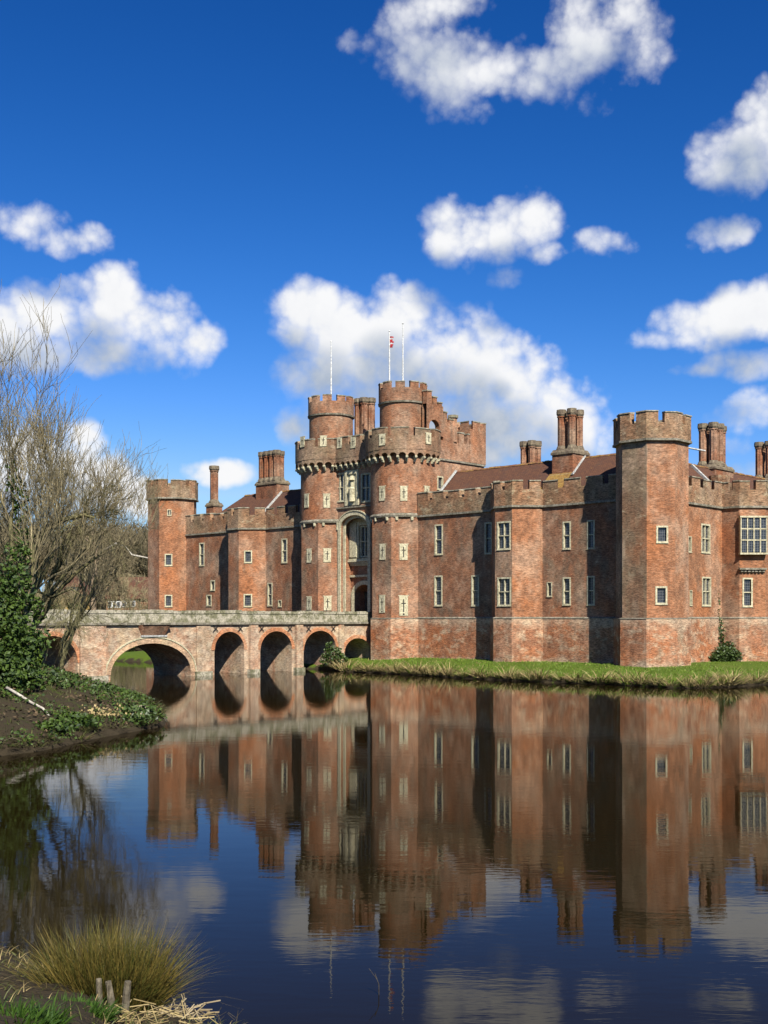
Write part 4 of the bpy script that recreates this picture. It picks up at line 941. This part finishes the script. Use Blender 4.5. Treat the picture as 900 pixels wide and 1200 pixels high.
# fringe of straw-coloured sedge on the castle bank
protos = []
for q in range(5):
    mb = MB(); r0 = rnd.uniform(.25, .42)
    for _ in range(120):
        a = rnd.uniform(0, 6.28); rr = r0*math.sqrt(rnd.random()); o = rnd.uniform(.2, .9)
        blade(mb, (rr*math.cos(a), rr*math.sin(a), -.05), (math.cos(a)*o, math.sin(a)*o, 1), rnd.uniform(.45, .95), .035, rnd.uniform(.5, 1.3), 3, 1 if rnd.random() < (.12 if q != 3 else .4) else 0)
    protos.append(mb.mesh('sedge_tuft', [M['straw'], M['grass']], uv=False))
path = [Vector(W2(p)).to_3d() for p in [(31.4,-5.6),(33.3,-7.05),(38,-7.15),(43.2,-7.65),(47.5,-8.5),(52.4,-8.8),(59,-8.4),(60.4,-7.95),(63.2,-8.4),(65.7,-8.3),(67.05,-5),(67.4,-.4),(68,6)]]
for a, b in zip(path[:-1], path[1:]):
    ln = (b-a).length; k = max(1, int(ln/.62)); inw = Vector(((b-a).y, -(b-a).x, 0)).normalized()
    for i in range(k):
        if rnd.random() < .1: continue
        p = a.lerp(b, (i+rnd.random())/k); p += (to_world((50, 3, 0))-p).normalized()*rnd.uniform(-.05, .3)
        o = link('sedge_tuft', rnd.choice(protos), None, (p.x, p.y, .12+rnd.uniform(0, .15)), rnd.uniform(0, 6.28)); s = rnd.uniform(.85, 1.9); o.scale = (s*rnd.uniform(.9,1.3), s, s*rnd.uniform(.75,1.05))
        thing(o, 'straw coloured sedge tuft drooping over the castle bank at the water edge', 'sedge tuft', 'sedge tufts fringing the castle bank')
mb = MB()
for _ in range(26000):
    lx, ly = rnd.uniform(29, 69), rnd.uniform(-9, 3) if rnd.random() < .8 else rnd.uniform(0, 18)
    w = to_world((lx, ly, 0)); 
    mb.v.append((w.x, w.y, lx))
pts = np.array(mb.v); zz_, di_, do_ = height(pts[:,0], pts[:,1]); mb = MB()
for (x, y, _), z, d in zip(pts, zz_, di_):
    if d > .15: blade(mb, (x, y, z-.02), (rnd.gauss(0,.35), rnd.gauss(0,.35), 1), rnd.uniform(.06, .16)*(2.2 if rnd.random() < .05 else 1), .05, .5, 2, 1 if rnd.random() < .05+.25*max(0, mnoise.noise(Vector((x*.35, y*.35, 4)))) else 0)
o = mb.build('grass', [M['grass'], M['straw']], uv=False); thing(o, 'short bright green grass on the bank below the castle walls', 'grass'); o['kind'] = 'stuff'
# ivy at the foot of the east bay, bush at the bridge
def plant(name, loc, blobs, n, s, m, label, cat, stems, shell=.3):
    o = empty(name, loc); mb = MB(); leaf_cloud(mb, blobs, n, s, shell); mb.build('foliage', M[m], o, uv=False)
    mb = MB()
    for st in stems: mb.tube(st, [.05]+[.035]*(len(st)-2)+[.015] if len(st) > 2 else .03, 5)
    mb.build('stem', M['bark'], o, uv=False); thing(o, label, cat); return o
b0 = to_world((59.1, 10.0, 1.05))
plant('ivy', b0, [(0,0,.5,1.5,.8,.65),(.5,.4,.9,.7,.5,.7),(-.25,.55,2.1,.42,.3,1.5),(-.35,.7,3.8,.2,.16,1.8),(1.3,.8,.6,.9,.5,.6),(1.3,1.0,2.1,.2,.15,1.3),(-1.2,-.3,.3,.9,.6,.4)], 3800, .17, 'bush', 'green ivy climbing the corner beside the east bay below its oriel window', 'ivy', [[(0,0,0),(-.2,.5,1.5),(-.35,.7,4)],[(.3,.3,0),(1,.9,2.6)]])
b1 = to_world((31.0, -5.9, .35))
plant('bush', b1, [(0,0,.9,.9,.7,.8),(.6,.2,.55,.7,.6,.55),(-.3,0,1.6,.45,.4,.55),(-.75,0,.5,.5,.5,.5)], 1500, .17, 'bush', 'leafy green bush beside the bridge pier at the water', 'bush', [[(0,0,-.2),(.1,0,.7),(-.2,0,1.6)],[(.2,0,-.2),(.7,.2,.7)]])

# ------------------------------------------------------------------ bare trees
def grow(tr, cr, p, d, ln, rad, lvl, maxl, up=.12, spread=.6, wig=.16, cut=.06, kids=(3, 5), twig_min=.012):
    n = max(2, int(ln/(.5 if lvl < 2 else .34))); n = min(n, 9); pts = [Vector(p)]; rr = [rad]; dd = Vector(d).normalized()
    for i in range(n):
        dd = (dd+Vector((rnd.gauss(0,wig), rnd.gauss(0,wig), rnd.gauss(0,wig)))*(.7 if lvl == 0 else 1)+Vector((0,0,up))*(.5 if lvl == 0 else 1)).normalized()
        pts.append(pts[-1]+dd*ln/n); rr.append(max(twig_min*.6, rad*(1-.62*(i+1)/n)))
    (tr if rad > cut else cr).tube(pts, rr, 7 if rad > .15 else (5 if rad > cut else 3), cap=False)
    if lvl >= maxl: return
    k = rnd.randint(*kids)
    for c in range(k):
        u = rnd.uniform(.3, .98) if lvl else rnd.uniform(.45, 1.0)
        i = min(n-1, int(u*n)); q = pts[i].lerp(pts[i+1], u*n-i); base = (pts[i+1]-pts[i]).normalized()
        a = base.orthogonal().normalized(); a = Matrix.Rotation(rnd.uniform(0, 6.28), 3, base) @ a
        nd = (base+a*rnd.uniform(.5, 1.25)*spread).normalized()
        grow(tr, cr, q, nd, ln*rnd.uniform(.5, .8), max(twig_min, rr[i]*rnd.uniform(.45, .68)), lvl+1, maxl, up, spread, wig, cut, kids, twig_min)
def bare_tree(name, loc, stems, maxl, label, m1='bark_moss', m2='twig', group=None, **kw):
    tr, cr = MB(), MB()
    for (p, d, ln, rad) in stems: grow(tr, cr, p, d, ln, rad, 0, maxl, **kw)
    o = empty(name, loc); tr.build('trunk', M[m1], o, smooth=True, uv=False); cr.build('crown', M[m2], o, uv=False)
    if label: thing(o, label, 'tree', group)
    return o
def gp(px, D): x = (px-450)/FOC*D; return Vector((x, D, gz(x, D)-.1))
bare_tree('bare_tree', gp(6, 53), [((0,0,0),(.02,0,1),7.0,.22),((-.4,.2,0),(-.28,.1,1),6.6,.19),((.45,.1,0),(.18,-.05,1),6.8,.19),((.1,.4,0),(.42,.2,1),5.6,.16),((-1.2,.2,0),(-.1,.1,1),6.4,.2),((.2,-.2,0),(.3,-.1,1),5.8,.15)], 4,
          'tall bare tree of several upright stems rising out of the ivy', kids=(3, 6), up=.14, spread=.52, twig_min=.012)
bare_tree('bare_tree', gp(36, 58), [((0,0,0),(.1,0,1),4.8,.2),((.1,.1,2.0),(.6,0,.9),4.9,.15),((0,0,1.5),(.3,.3,1),5.4,.16),((.1,0,3.2),(1,.1,.55),4.2,.11),((.2,0,2.5),(.5,-.2,1),5.0,.13)], 4,
          'mossy bare tree leaning over the bridge with a long low limb', kids=(3, 5), up=.14, spread=.58, twig_min=.011)
bare_tree('bare_tree', gp(70, 64), [((0,0,0),(.08,0,1),5.0,.16),((0,.1,.6),(.3,.1,1),5.4,.14),((.1,0,1.2),(.65,.1,.9),4.8,.12),((.1,0,1.8),(.45,.1,.9),5.0,.12)], 4,
          'slender bare tree with a wide fan of fine twigs above the bridge', kids=(3, 5), up=.17, spread=.56, twig_min=.011)
# drooping willowy shoots in front of the bridge
o = empty('overhanging_branch', wpt(40, 640, 56)); tr, cr = MB(), MB()
lim = [Vector((0,0,0)), Vector((.7,-.1,.9)), Vector((1.6,-.2,1.3)), Vector((2.5,-.2,1.5)), Vector((3.0,-.2,1.35))]; tr.tube(lim, [.17,.15,.12,.09,.05], 6); 
for k in range(26):
    a = lim[rnd.randint(1, 4)]+Vector((rnd.uniform(-.3,.3), rnd.uniform(-.4,.4), 0)); grow(tr, cr, a, (rnd.uniform(-.6,.9), rnd.uniform(-.5,.5), rnd.uniform(-.3,.9)), rnd.uniform(1.0, 2.4), .03, 2, 4, up=-.03, spread=.6, twig_min=.012)
for k in range(16):
    a = wpt(rnd.uniform(60, 100), rnd.uniform(690, 715), 57)-wpt(40, 640, 56); grow(tr, cr, a, (rnd.uniform(-.5,.6), rnd.uniform(-.3,.3), rnd.uniform(-1,-.1)), rnd.uniform(.9, 1.9), .022, 2, 4, up=-.05, spread=.6, twig_min=.010)
l2 = MB(); l2.tube([wpt(36,690,56)-wpt(40,640,56), wpt(60,700,57)-wpt(40,640,56), wpt(84,690,57)-wpt(40,640,56), wpt(98,700,57)-wpt(40,640,56)], [.08,.07,.05,.03], 5)
l2.build('limb', M['bark_moss'], o, smooth=True, uv=False); tr.build('limb', M['bark_moss'], o, smooth=True, uv=False); cr.build('twigs', M['twig_green'] if 'twig_green' in M else M['bark_moss'], o, uv=False)
thing(o, 'mossy overhanging branch with tangled green-brown shoots in front of the bridge parapet', 'branch')

# ivy mass on the left bank
def wl(px, py, D, o): p = wpt(px, py, D); return (p.x-o.x, p.y-o.y, p.z-o.z)
ivo = gp(10, 48); ivo.z = 1.5
bl = []
for (px, py, D, r, rz) in [(0,700,49,1.0,1.2),(18,690,48.5,.8,1.0),(34,715,48,.7,.8),(8,755,47,1.3,1.3),(30,760,47,.9,.9),(48,748,47.5,.55,.4),(12,800,46,1.3,1.2),(-20,740,48,1.8,2.2),(-15,810,46,1.8,1.5),(28,800,46.5,.7,.8),(25,600,53,.42,1.6),(32,640,52.5,.42,1.0),(20,655,51,.7,.9),(14,560,53,.3,.9),(5,830,44.5,1.0,.8)]:
    q = wl(px, py, D, ivo); bl.append((*q, r, r*.9, rz))
plant('ivy', ivo, bl, 13000, .18, 'ivy', 'dense glossy dark green ivy smothering the tree stems on the left bank', 'ivy', [[(0,0,-1),(.2,.3,2),(.3,.5,5)],[(-1,0,-1),(-1,.2,3)]], shell=.35)
# pale bare limb, brambles, dry heap, stones on the spit
def curve_obj(name, pp, r, m, label, cat):
    o = MB(); b = pp[0]; o.tube([p-b for p in pp], r, 6); ob_ = o.build(name, M[m], uv=False, smooth=True); ob_.location = b; thing(ob_, label, cat); return ob_
curve_obj('fallen_limb', [wpt(8,806,44.3), wpt(22,814,44), wpt(36,823,43.6), wpt(50,830,43.3), wpt(62,844,43)], [.07,.06,.055,.05,.03], 'bark_white', 'pale bare curved limb lying over the dark bank below the ivy', 'branch')
curve_obj('fallen_limb', [wpt(-6,846,41.5), wpt(10,856,41.2), wpt(32,874,40.6)], [.05,.04,.02], 'bark_pale', 'thin brown stick slanting into the water below the ivy', 'branch')
def on_bank(px, py, lo=38, hi=64):
    best = None
    for k in range(200):
        D = lo+(hi-lo)*k/199; p = wpt(px, py, D)
        if p.z <= gz(p.x, p.y): return p
    return wpt(px, py, hi)
for (spots, n, lab) in (([(72,852),(85,846),(96,850),(60,856)], 900, 'low green bramble patch at the water edge in front of the dry heap'), ([(152,838),(163,835),(172,842),(158,846)], 700, 'low green bramble patch beside two pale stones'), ([(45,800),(60,795),(38,790),(70,805),(85,800)], 700, 'bright sunlit green leaves on top of the bank mound'), ([(112,806),(120,811),(105,803)], 160, 'small row of bright leaves along the mound crest')):
    ps = [on_bank(*s) for s in spots]; b = ps[0]; bl = [(p.x-b.x, p.y-b.y, p.z-b.z+.1, .75, .75, .3) for p in ps]
    plant('bramble', b, bl, n, .17, 'ivy' if n > 750 else 'bush', lab, 'bramble', [[(0,0,-.2),(.2,0,.3)]], .2)
mb = MB(); lf = MB(); xs_ = np.array([rnd.uniform(-24, -9) for _ in range(9000)]); ys_ = np.array([rnd.uniform(37, 64) for _ in range(9000)]); hz, _, do1 = height(xs_, ys_)
for x, y, z, dd_ in zip(xs_, ys_, hz, do1):
    if dd_ < .1: continue
    if mnoise.noise(Vector((x*.5, y*.5, 1))) > -.05: blade(mb, (x, y, z), (rnd.gauss(0,.5), rnd.gauss(0,.5), 1), rnd.uniform(.1,.32), .03, .7, 2)
    else: leaf(lf, (x, y, z+.1), rnd.uniform(.07, .16), flat=1)
iv = MB(); lob = [wpt(px, py, 50) for px, py in ()]
for x, y, z, dd_ in zip(xs_, ys_, hz, do1):
    if dd_ > .05 and mnoise.noise(Vector((x*.42, y*.42, 7))) > .0-(.25 if dd_ < 1.1 else 0):
        for _ in range(3): leaf(iv, (x+rnd.gauss(0,.2), y+rnd.gauss(0,.2), z+rnd.uniform(.02,.2)), rnd.uniform(.06,.15))
o = iv.build('ground_ivy', M['ivy'], uv=False); thing(o, 'dark ground ivy trailing over the muddy spit', 'ivy'); o['kind'] = 'stuff'
st_ = MB()
for _ in range(70):
    k = rnd.randrange(len(xs_)); 
    if do1[k] < .05: continue
    a_ = rnd.uniform(0, 6.28); q = Vector((xs_[k], ys_[k], hz[k]+.1)); e_ = Vector((math.cos(a_), math.sin(a_), rnd.uniform(-.1,.35)))*rnd.uniform(.5, 1.5); st_.tube([q, q+e_*.5+Vector((0,0,.12)), q+e_], [.022,.016,.008], 4)
o = st_.build('fallen_twigs', M['bark'], uv=False); thing(o, 'tangle of fallen brown twigs on the muddy spit', 'twigs'); o['kind'] = 'stuff'
o = mb.build('rough_grass', M['grass_olive'], uv=False); thing(o, 'rough olive grass over the muddy spit', 'grass'); o['kind'] = 'stuff'
o = lf.build('leaf_litter', M['litter'], uv=False); thing(o, 'brown fallen leaves strewn over the muddy spit', 'leaf litter'); o['kind'] = 'stuff'
b = on_bank(112, 838); mb = MB()
for _ in range(300): leaf(mb, (rnd.gauss(0,.6), rnd.gauss(0,.6), abs(rnd.gauss(.06,.14))), rnd.uniform(.05,.14))
o = mb.build('dry_heap', M['straw'], uv=False); o.location = b; thing(o, 'tan heap of dry leaves and cut stalks on the muddy bank', 'leaf heap'); o['kind'] = 'stuff'
spro = []
for q in range(3):
    mb = MB()
    for _ in range(90):
        a = rnd.uniform(0, 6.28); rr = .3*math.sqrt(rnd.random()); o_ = rnd.uniform(.3, 1.2)
        blade(mb, (rr*math.cos(a), rr*math.sin(a), -.05), (math.cos(a)*o_, math.sin(a)*o_, .8), rnd.uniform(.3, .7), .022, rnd.uniform(.6, 1.5), 3, 1 if rnd.random() < .3 else 0)
    spro.append(mb.mesh('grass_tuft', [M['grass_olive'], M['litter']], uv=False))
edge = [Vector(p).to_3d() for p in OUT_L[5:]]+[Vector((-15.5,34,0))]
for a, b in zip(edge[:-1], edge[1:]):
    for i in range(max(1, int((b-a).length/.6))):
        p = a.lerp(b, rnd.random())+Vector((-rnd.uniform(.0,.5), rnd.uniform(-.1,.3), 0)); s_ = rnd.uniform(.6, 1.3)
        o = link('grass_tuft', rnd.choice(spro), None, (p.x, p.y, max(.08, gz(p.x, p.y))), rnd.uniform(0, 6.28)); o.scale = (s_, s_, s_*.8)
        thing(o, 'olive brown grass tuft hanging over the water edge of the muddy spit', 'grass tuft', 'grass tufts along the muddy spit')
def rock(px, py, r, label):
    b = on_bank(px, py); mb = MB(); K, J = 9, 6; sd_ = rnd.uniform(0, 99)
    for j in range(J+1):
        th = math.pi*j/J
        for k in range(K):
            u = Vector((math.sin(th)*math.cos(6.283*k/K), math.sin(th)*math.sin(6.283*k/K), math.cos(th))); f = r*(1+.35*mnoise.noise(u*1.6+Vector((sd_,0,0)))); mb.v.append((u.x*f*1.1, u.y*f, u.z*f*.85))
    for j in range(J):
        for k in range(K): mb.f.append((j*K+k, (j+1)*K+k, (j+1)*K+(k+1)%K, j*K+(k+1)%K)); mb.m.append(0)
    o = mb.build('stone', M['stone_pebble'], uv=False, smooth=True); o.location = b+Vector((0,0,r*.4)); thing(o, label, 'stone')
rock(164.5, 835, .24, 'upper of two pale rounded stones on the end of the muddy spit'); rock(164, 843, .19, 'lower of two pale rounded stones, nearest the water on the spit')

# ------------------------------------------------------------------ beyond the moat: snags, fence, cottages, wood
def snag(px, D, h, r, m, label, lean, forks):
    b = gp(px, D); o = empty('dead_tree', b); tr, cr = MB(), MB(); pts = [Vector((lean*h*k/6+.12*math.sin(k*2.1), .1*math.cos(k), h*k/6)) for k in range(7)]
    tr.tube(pts, [r*(1.25 if k == 0 else 1-.06*k) for k in range(7)], 9)
    for k in range(forks): i = rnd.randint(3, 6); grow(tr, cr, pts[i], (rnd.uniform(-1,1), rnd.uniform(-.6,.4), rnd.uniform(-.1,.7)), rnd.uniform(2.5,4.5), r*.35, 1, 4, up=.03, spread=.8, wig=.3, kids=(2,4), twig_min=.02)
    tr.build('trunk', M[m], o, smooth=True, uv=False); cr.build('crown', M['twig'], o, uv=False); thing(o, label, 'tree')
snag(107.5, 164, 11.0, .5, 'bark_pale', 'pale barkless dead trunk standing in front of the cottage', .05, 9)
snag(118.5, 167, 10.0, .62, 'bark', 'thick grey-brown old trunk beside the pale dead trunk', -.02, 9)
# a long pale bough reaching to the corner tower
curve_obj('bough', [wpt(118,648,166), wpt(136,637,164), wpt(146,640,162), wpt(155,650,160), wpt(174,654,158)], [.2,.17,.14,.12,.08], 'bark_white', 'long pale crooked bough reaching from the old trunks to the corner tower', 'branch')
fa_, fb_ = gp(20, 156), gp(172, 162); fo = empty('fence', fa_); n = 17
pm = MB(); pm.box(-.07,.07,-.07,.07,-.3,1.15); PM_ = pm.mesh('post', M['post'])
ps = []
for k in range(n):
    p = fa_.lerp(fb_, k/(n-1)); p.z = gz(p.x, p.y); ps.append(p); link('post', PM_, fo, p-fa_)
for k in range(n-1):
    for zz in (.45, .95):
        mb = MB(); mb.tube([ps[k]-fa_+Vector((0,-.05,zz)), ps[k+1]-fa_+Vector((0,-.05,zz))], .05, 4); mb.build('rail', M['post'], fo, uv=False)
thing(fo, 'timber post and rail fence behind the bridge parapet', 'fence')
def cottage(px0, px1, D, z_e, z_r, label, gable, wall_m, dorm, wins):
    a = wpt(px0, 700, D); b = wpt(px1, 700, D); w = b.x-a.x; g0 = gz((a.x+b.x)/2, D)-.3; o = empty('cottage', ((a.x+b.x)/2, D, g0)); h = w/2; dp_ = 7.0; ze, zr = z_e-g0, z_r-g0
    mb = MB(); mb.box(-h+.4, h-.4, .5, dp_-.5, 0, ze+.1); mb.build('wall', M[wall_m], o)
    mb = MB(); hip = min(3.0, h*.8)
    mb.add([(-h,0,ze),(h,0,ze),(h,dp_,ze),(-h,dp_,ze),(-h+hip,dp_/2,zr),(h-hip,dp_/2,zr)], ((0,1,5,4),(2,3,4,5),(3,0,4),(1,2,5),(3,2,1,0))); rf = mb.build('roof', M['tile_red' if dorm else 'tile'], o)
    if dorm:
        dx, dz = dorm; mb = MB(); mb.box(dx-.9, dx+.9, .8, 3, dz, dz+1.2, 0); mb.build('dormer', M['white_paint'], rf)
        mb = MB(); mb.add([(dx-1.4,.3,dz+1.2),(dx+1.4,.3,dz+1.2),(dx,.6,dz+3.0),(dx-1.4,3.4,dz+1.2),(dx+1.4,3.4,dz+1.2),(dx,3.4,dz+3.0)], ((0,1,2),(1,4,5,2),(3,0,2,5),(0,3,4,1))); mb.build('dormer_roof', M['tile_red'], rf)
        for q in (-.6, 0, .6): p = MB(); p.box(dx+q-.2, dx+q+.2, .76, .8, dz+.25, dz+1.0); p.build('pane', M['glass'], rf)
    for (wx, wz, ww, wh) in wins:
        mb = MB(); mb.box(wx-ww/2, wx+ww/2, .38, .5, wz, wz+wh); wn = mb.build('window', M['white_paint'], o)
        k = max(1, round(ww/.7))
        for i in range(k): x0 = wx-ww/2+ww*i/k+.1; p = MB(); p.box(x0, x0+ww/k-.2, .36, .38, wz+.12, wz+wh-.12); p.build('pane', M['glass'], wn)
    thing(o, label, 'cottage'); return o
cottage(56, 108, 182, 8.2, 10.6, 'red tiled cottage with white dormer window and yellow wall', True, 'plaster', (.2, 2.9), [(.3, .6, .9, 1.0)])
cottage(110, 200, 180, 7.5, 11.0, 'long low cottage with a sweeping brown tiled roof and white windows', False, 'brick', None, [(-2.9, .9, 2.0, 1.0), (-.7, 1.0, 2.2, 1.0)])
for (px, D, n, lab) in ((88, 174, 900, 'dark clipped green shrub against the yellow cottage wall'), (60, 174, 500, 'small dark shrub at the corner of the yellow cottage')):
    b = gp(px, D); plant('shrub', b, [(0,0,.9,1.1,.8,1.0),(.9,0,.6,.8,.7,.7)], n, .3, 'ivy', lab, 'shrub', [[(0,0,0),(0,0,.8)]], .4)
bsp = []
for q in range(3):
    tr, cr = MB(), MB()
    for k in range(7): grow(tr, cr, (rnd.uniform(-.4,.4), rnd.uniform(-.4,.4), 0), (rnd.gauss(0,.45), rnd.gauss(0,.45), 1), rnd.uniform(1.8, 2.8), .06, 1, 4, up=.06, spread=.7, cut=.03, kids=(4,5), twig_min=.02)
    bsp.append((tr.mesh('stem', M['bark_moss'], uv=False), cr.mesh('crown', M['twig'], uv=False)))
for k in range(18):
    px = 46+k*7.5+rnd.uniform(-4, 4); D = rnd.uniform(158, 172); o = empty('bare_shrub', gp(px, D), rnd.uniform(0, 6.28)); q = rnd.uniform(.6, 1.25)*(1.3 if px > 120 else .8); o.scale = (q, q, q); t_, c_ = rnd.choice(bsp); link('stem', t_, o); link('crown', c_, o)
    thing(o, 'leafless brown shrub in front of the cottages behind the bridge', 'shrub', 'leafless shrubs before the cottages')
wood = []
for q in range(4):
    tr, cr = MB(), MB(); hh = rnd.uniform(5, 6.2)
    for (dx, d) in ((0,(.03,0,1)), (.3,(.25,.1,1)), (-.2,(-.2,-.1,1))): grow(tr, cr, (dx,0,0), d, hh, .2, 0, 4, up=.12, spread=.7, cut=.09, kids=(4,5), twig_min=.035)
    wood.append((tr.mesh('trunk', M['wood_far'], uv=False), cr.mesh('crown', M['wood_far'], uv=False)))
for k in range(64):
    px = rnd.uniform(-60, 205); D = rnd.uniform(192, 260); b = gp(px, D); o = empty('woodland_tree', b, rnd.uniform(0, 6.28)); s = rnd.uniform(.75, 1.15); 
    top = EYE+(HOR-rnd.uniform(596, 622))/FOC*D; s = max(.55, (top-b.z)/13.0); o.scale = (s*1.1, s*1.1, s)
    t_, c_ = rnd.choice(wood); link('trunk', t_, o); link('crown', c_, o)
    thing(o, 'bare brown woodland tree on the slope behind the cottages', 'tree', 'bare trees of the wood behind the cottages')

# ------------------------------------------------------------------ near bank: sedge clump, stakes, lush grass, dead reeds
def near(px, py, lo=9, hi=16):
    for k in range(300):
        D = lo+(hi-lo)*k/299; p = wpt(px, py, D)
        if p.z <= max(gz(p.x, p.y), -.05): return p
    return wpt(px, py, 12)
sb = near(126, 1176); mb = MB()
for _ in range(5200):
    a = rnd.uniform(0, 6.28); rr = .40*math.sqrt(rnd.random()); x, y = rr*1.2*math.cos(a), rr*.7*math.sin(a)
    o_ = rr/.40*.34+rnd.gauss(0, .26)
    if rnd.random() < .06: o_ += .7
    blade(mb, (x, y, -.12), (math.cos(a)*o_+rnd.gauss(0,.12), math.sin(a)*o_+rnd.gauss(0,.12), 1), rnd.uniform(.32, 1.06)*(1.15 if o_ > .9 else 1), rnd.uniform(.008, .014), rnd.uniform(.05, .7), 4)
for _ in range(160):
    a = rnd.uniform(2.2, 3.9); blade(mb, (-.5+rnd.gauss(0,.1), rnd.gauss(0,.2), 0), (math.cos(a)*1.1, math.sin(a)*.5, .7), rnd.uniform(.7, 1.15), .012, .45, 4)
o = mb.build('sedge_clump', M['sedge'], uv=False); o.location = sb; thing(o, 'big clump of green and golden sedge on the near bank', 'sedge clump')
for (px, py, w, h, n, lab) in ((82, 1190, .36, .24, 900, 'lush bright green grass clump in front of the golden sedge'), (10, 1200, .42, .28, 800, 'blue-green grass clump at the lower edge of the near bank')):
    b = near(px, py); mb = MB()
    for _ in range(n):
        a = rnd.uniform(0, 6.28); rr = w*math.sqrt(rnd.random()); blade(mb, (rr*math.cos(a), rr*.7*math.sin(a), -.05), (math.cos(a)*.5+rnd.gauss(0,.25), math.sin(a)*.5+rnd.gauss(0,.25), 1), rnd.uniform(.4, 1)*h, rnd.uniform(.012, .026), rnd.uniform(.3, 1.0), 3)
    o = mb.build('grass_clump', M['grass_dark'], uv=False); o.location = b; thing(o, lab, 'grass clump')
nb = MB(); xs_ = np.array([rnd.uniform(-7, -.8) for _ in range(3500)]); ys_ = np.array([rnd.uniform(9.6, 15.6) for _ in range(3500)]); hz, _, do1 = height(xs_, ys_)
for x, y, z, dd_ in zip(xs_, ys_, hz, do1):
    if dd_ > .05: blade(nb, (x, y, z), (rnd.gauss(0,.6), rnd.gauss(0,.6), 1), rnd.uniform(.06,.24), .012, .8, 3, 0 if rnd.random() < .7 else 1)
o = nb.build('bank_grass', [M['grass_olive'], M['straw']], uv=False); thing(o, 'rough short grass on the near bank round the sedge clump', 'grass'); o['kind'] = 'stuff'
def stake(px, y0, y1, r, tilt, lab):
    b = near(px, y1); h = (y1-y0)/FOC*b.y+.0; o = MB(); k = 7
    o.tube([(0,0,-.15),(tilt*.5,0,h*.5),(tilt,0,h)], [r, r*.98, r*.9], k); ob_ = o.build('stake', M['post'], uv=False); ob_.location = b; thing(ob_, lab, 'stake')
stake(117, 1147, 1184, .03, -.01, 'weathered wooden stake beside the lush green grass'); stake(133, 1150, 1188, .034, -.05, 'middle weathered stake leaning left between two others'); stake(145, 1150, 1194, .036, .04, 'thickest weathered stake next to the dead reed heap')
b = near(203, 1196); mb = MB()
for _ in range(95):
    p = Vector((rnd.gauss(0,.14), rnd.gauss(0,.12), rnd.uniform(-.05,.08))); a = rnd.uniform(-.6, 3.7); d = Vector((math.cos(a), rnd.gauss(0,.4), rnd.uniform(-.05,.75))).normalized(); ln = rnd.uniform(.12,.34); m_ = p+d*ln*.5+Vector((0,0,rnd.uniform(-.03,.04))); mb.tube([p, m_, p+d*ln+Vector((0,0,-rnd.uniform(0,.08)))], rnd.uniform(.004,.009), 4)
o = mb.build('dead_reed_heap', M['reed_dead'], uv=False); o.location = b; thing(o, 'pale heap of broken dead reed stalks at the near water edge', 'reed heap')
b = near(150, 1199); mb = MB()
for _ in range(120):
    p = Vector((rnd.gauss(0,.35), rnd.gauss(0,.2), .02)); a = rnd.uniform(0, 6.28); d = Vector((math.cos(a), math.sin(a)*.6, rnd.uniform(0,.5))); mb.tube([p, p+d*rnd.uniform(.1,.3)], rnd.uniform(.003,.007), 3)
o = mb.build('litter', M['straw'], uv=False); o.location = b; thing(o, 'brown litter of broken stalks under the wooden stakes', 'plant litter'); o['kind'] = 'stuff'
def twig(px0, y0, px1, y1, lab, forks=3):
    b = wpt(px0, y0, EYE*FOC/(y0-HOR)); tip = wpt(px1, y1, b.y); mb = MB(); mb.tube([(0,0,-.1), (tip-b)*.5+Vector((.02,0,0)), tip-b], [.006,.005,.003], 4)
    for k in range(forks): u = (tip-b)*rnd.uniform(.4,.9); mb.tube([u, u+Vector((rnd.uniform(-.1,.1), 0, rnd.uniform(.03,.12)))], .003, 3)
    o = mb.build('twig', M['oak'], uv=False); o.location = b; thing(o, lab, 'twig')
twig(272, 1204, 279, 1184, 'dead forked twig standing in the water right of the reed heap'); twig(258, 1206, 254, 1186, 'short dark dead stem in the water close to the reed heap', 5); twig(444, 1166, 440, 1142, 'lone thin dark stem standing in open water', 2)
